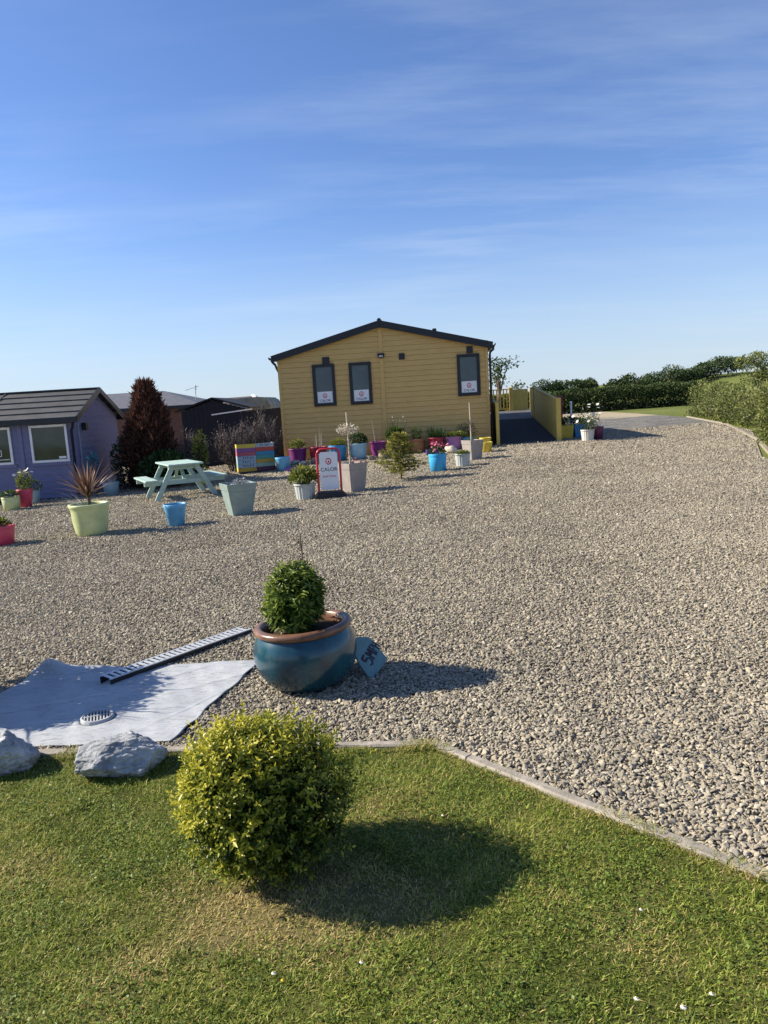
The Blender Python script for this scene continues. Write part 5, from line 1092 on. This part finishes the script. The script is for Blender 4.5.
# rough grass on the right verge, low growth under the hedge
r_ = np.random.default_rng(230); n = 9000; y = r_.uniform(12, 33, n); x = np.array([kx(q) for q in y])+.18+r_.random(n)*1.1
o = blades('verge_grass', np.stack([x, y, zg(x, y)-.02], 1), np.stack([r_.normal(0, .5, n), r_.normal(0, .5, n), np.ones(n)], 1), r_.uniform(.06, .24, n), .02, .3, np.clip(r_.normal(.5, .15, n), 0, .85), M['f_grass'], seg=2, rng=r_); tag(o, 'rough yellow-green grass between kerb and hedge', 'grass', kind='stuff')

# ------------------------------------------------------------------ sky, sun, camera
EL, AZ = R(32), R(-9)                                    # shadows run to +X, slightly towards the camera
to_sun = Vector((-math.cos(AZ)*math.cos(EL), -math.sin(AZ)*math.cos(EL), math.sin(EL)))
w = bpy.data.worlds.new('World'); S.world = w; w.use_nodes = True; nt = w.node_tree; nt.nodes.clear()
sky = N(nt, 'ShaderNodeTexSky', sky_type='NISHITA', sun_disc=False, sun_elevation=EL, sun_rotation=math.atan2(to_sun.x, to_sun.y), altitude=20, air_density=1.0, dust_density=.25, ozone_density=2.5)
tc = N(nt, 'ShaderNodeTexCoord').outputs['Generated']; sp = N(nt, 'ShaderNodeSeparateXYZ'); L(nt, tc, sp.inputs[0])
zc = math_(nt, 'MAXIMUM', sp.outputs[2], .03); zc = math_(nt, 'ADD', zc, .10)
cb = N(nt, 'ShaderNodeCombineXYZ'); L(nt, math_(nt, 'DIVIDE', sp.outputs[0], zc), cb.inputs[0]); L(nt, math_(nt, 'DIVIDE', sp.outputs[1], zc), cb.inputs[1])
mp = N(nt, 'ShaderNodeMapping'); mp.inputs['Scale'].default_value = (.55, 1.9, 1); mp.inputs['Rotation'].default_value = (0, 0, R(-14)); L(nt, cb.outputs[0], mp.inputs[0])
n1 = noise(nt, mp.outputs[0], 1.1, 9, .62); n2 = noise(nt, cb.outputs[0], .45, 3, .5)
cl = math_(nt, 'MULTIPLY', ramp(nt, n1, [(.44, (0, 0, 0)), (.78, (1, 1, 1))]), ramp(nt, n2, [(.38, (0, 0, 0)), (.62, (1, 1, 1))]))
cl = math_(nt, 'MULTIPLY', cl, .40)
col = mixc(nt, cl, mixc(nt, 1.0, sky.outputs[0], (.70, .81, 1.07), 'MULTIPLY'), (5.6, 6.2, 6.9))
hz = N(nt, 'ShaderNodeMapRange'); hz.interpolation_type = 'SMOOTHSTEP'; L(nt, sp.outputs[2], hz.inputs['Value'])
for k_, v_ in zip(('From Min', 'From Max', 'To Min', 'To Max'), (-.02, .26, .72, 0)): hz.inputs[k_].default_value = v_
col = mixc(nt, hz.outputs[0], col, (3.9, 4.65, 5.5))
bg = N(nt, 'ShaderNodeBackground'); L(nt, col, bg.inputs[0]); bg.inputs[1].default_value = .081
L(nt, bg.outputs[0], N(nt, 'ShaderNodeOutputWorld').inputs[0])
sl = bpy.data.lights.new('sun', 'SUN'); sl.energy = 5.0; sl.angle = R(.55); sl.color = (1, .91, .76)
so = bpy.data.objects.new('sun', sl); COL.objects.link(so); so.location = to_sun*60; so.rotation_euler = to_sun.to_track_quat('Z', 'Y').to_euler()
cam = bpy.data.cameras.new('camera'); co = bpy.data.objects.new('camera', cam); COL.objects.link(co); S.camera = co
cam.sensor_fit = 'VERTICAL'; cam.sensor_height = 36; cam.sensor_width = 27; cam.lens = 26; cam.clip_start = .05; cam.clip_end = 6000
pitch = R(8.294); roll = R(3.4)
fw = Vector((0, math.cos(pitch), -math.sin(pitch))); rt = Vector((1, 0, 0)); up = rt.cross(fw)
Rt = rt*math.cos(roll)-up*math.sin(roll); Up = up*math.cos(roll)+rt*math.sin(roll)
co.matrix_world = Matrix(((Rt.x, Up.x, -fw.x, 0), (Rt.y, Up.y, -fw.y, 0), (Rt.z, Up.z, -fw.z, 1.6), (0, 0, 0, 1)))
S.render.engine = 'CYCLES'; S.view_settings.view_transform = 'Standard'; S.view_settings.look = 'None'; S.view_settings.exposure = .97; S.view_settings.gamma = 1; S.view_settings.use_curve_mapping = False
S.render.resolution_x, S.render.resolution_y = 768, 1024
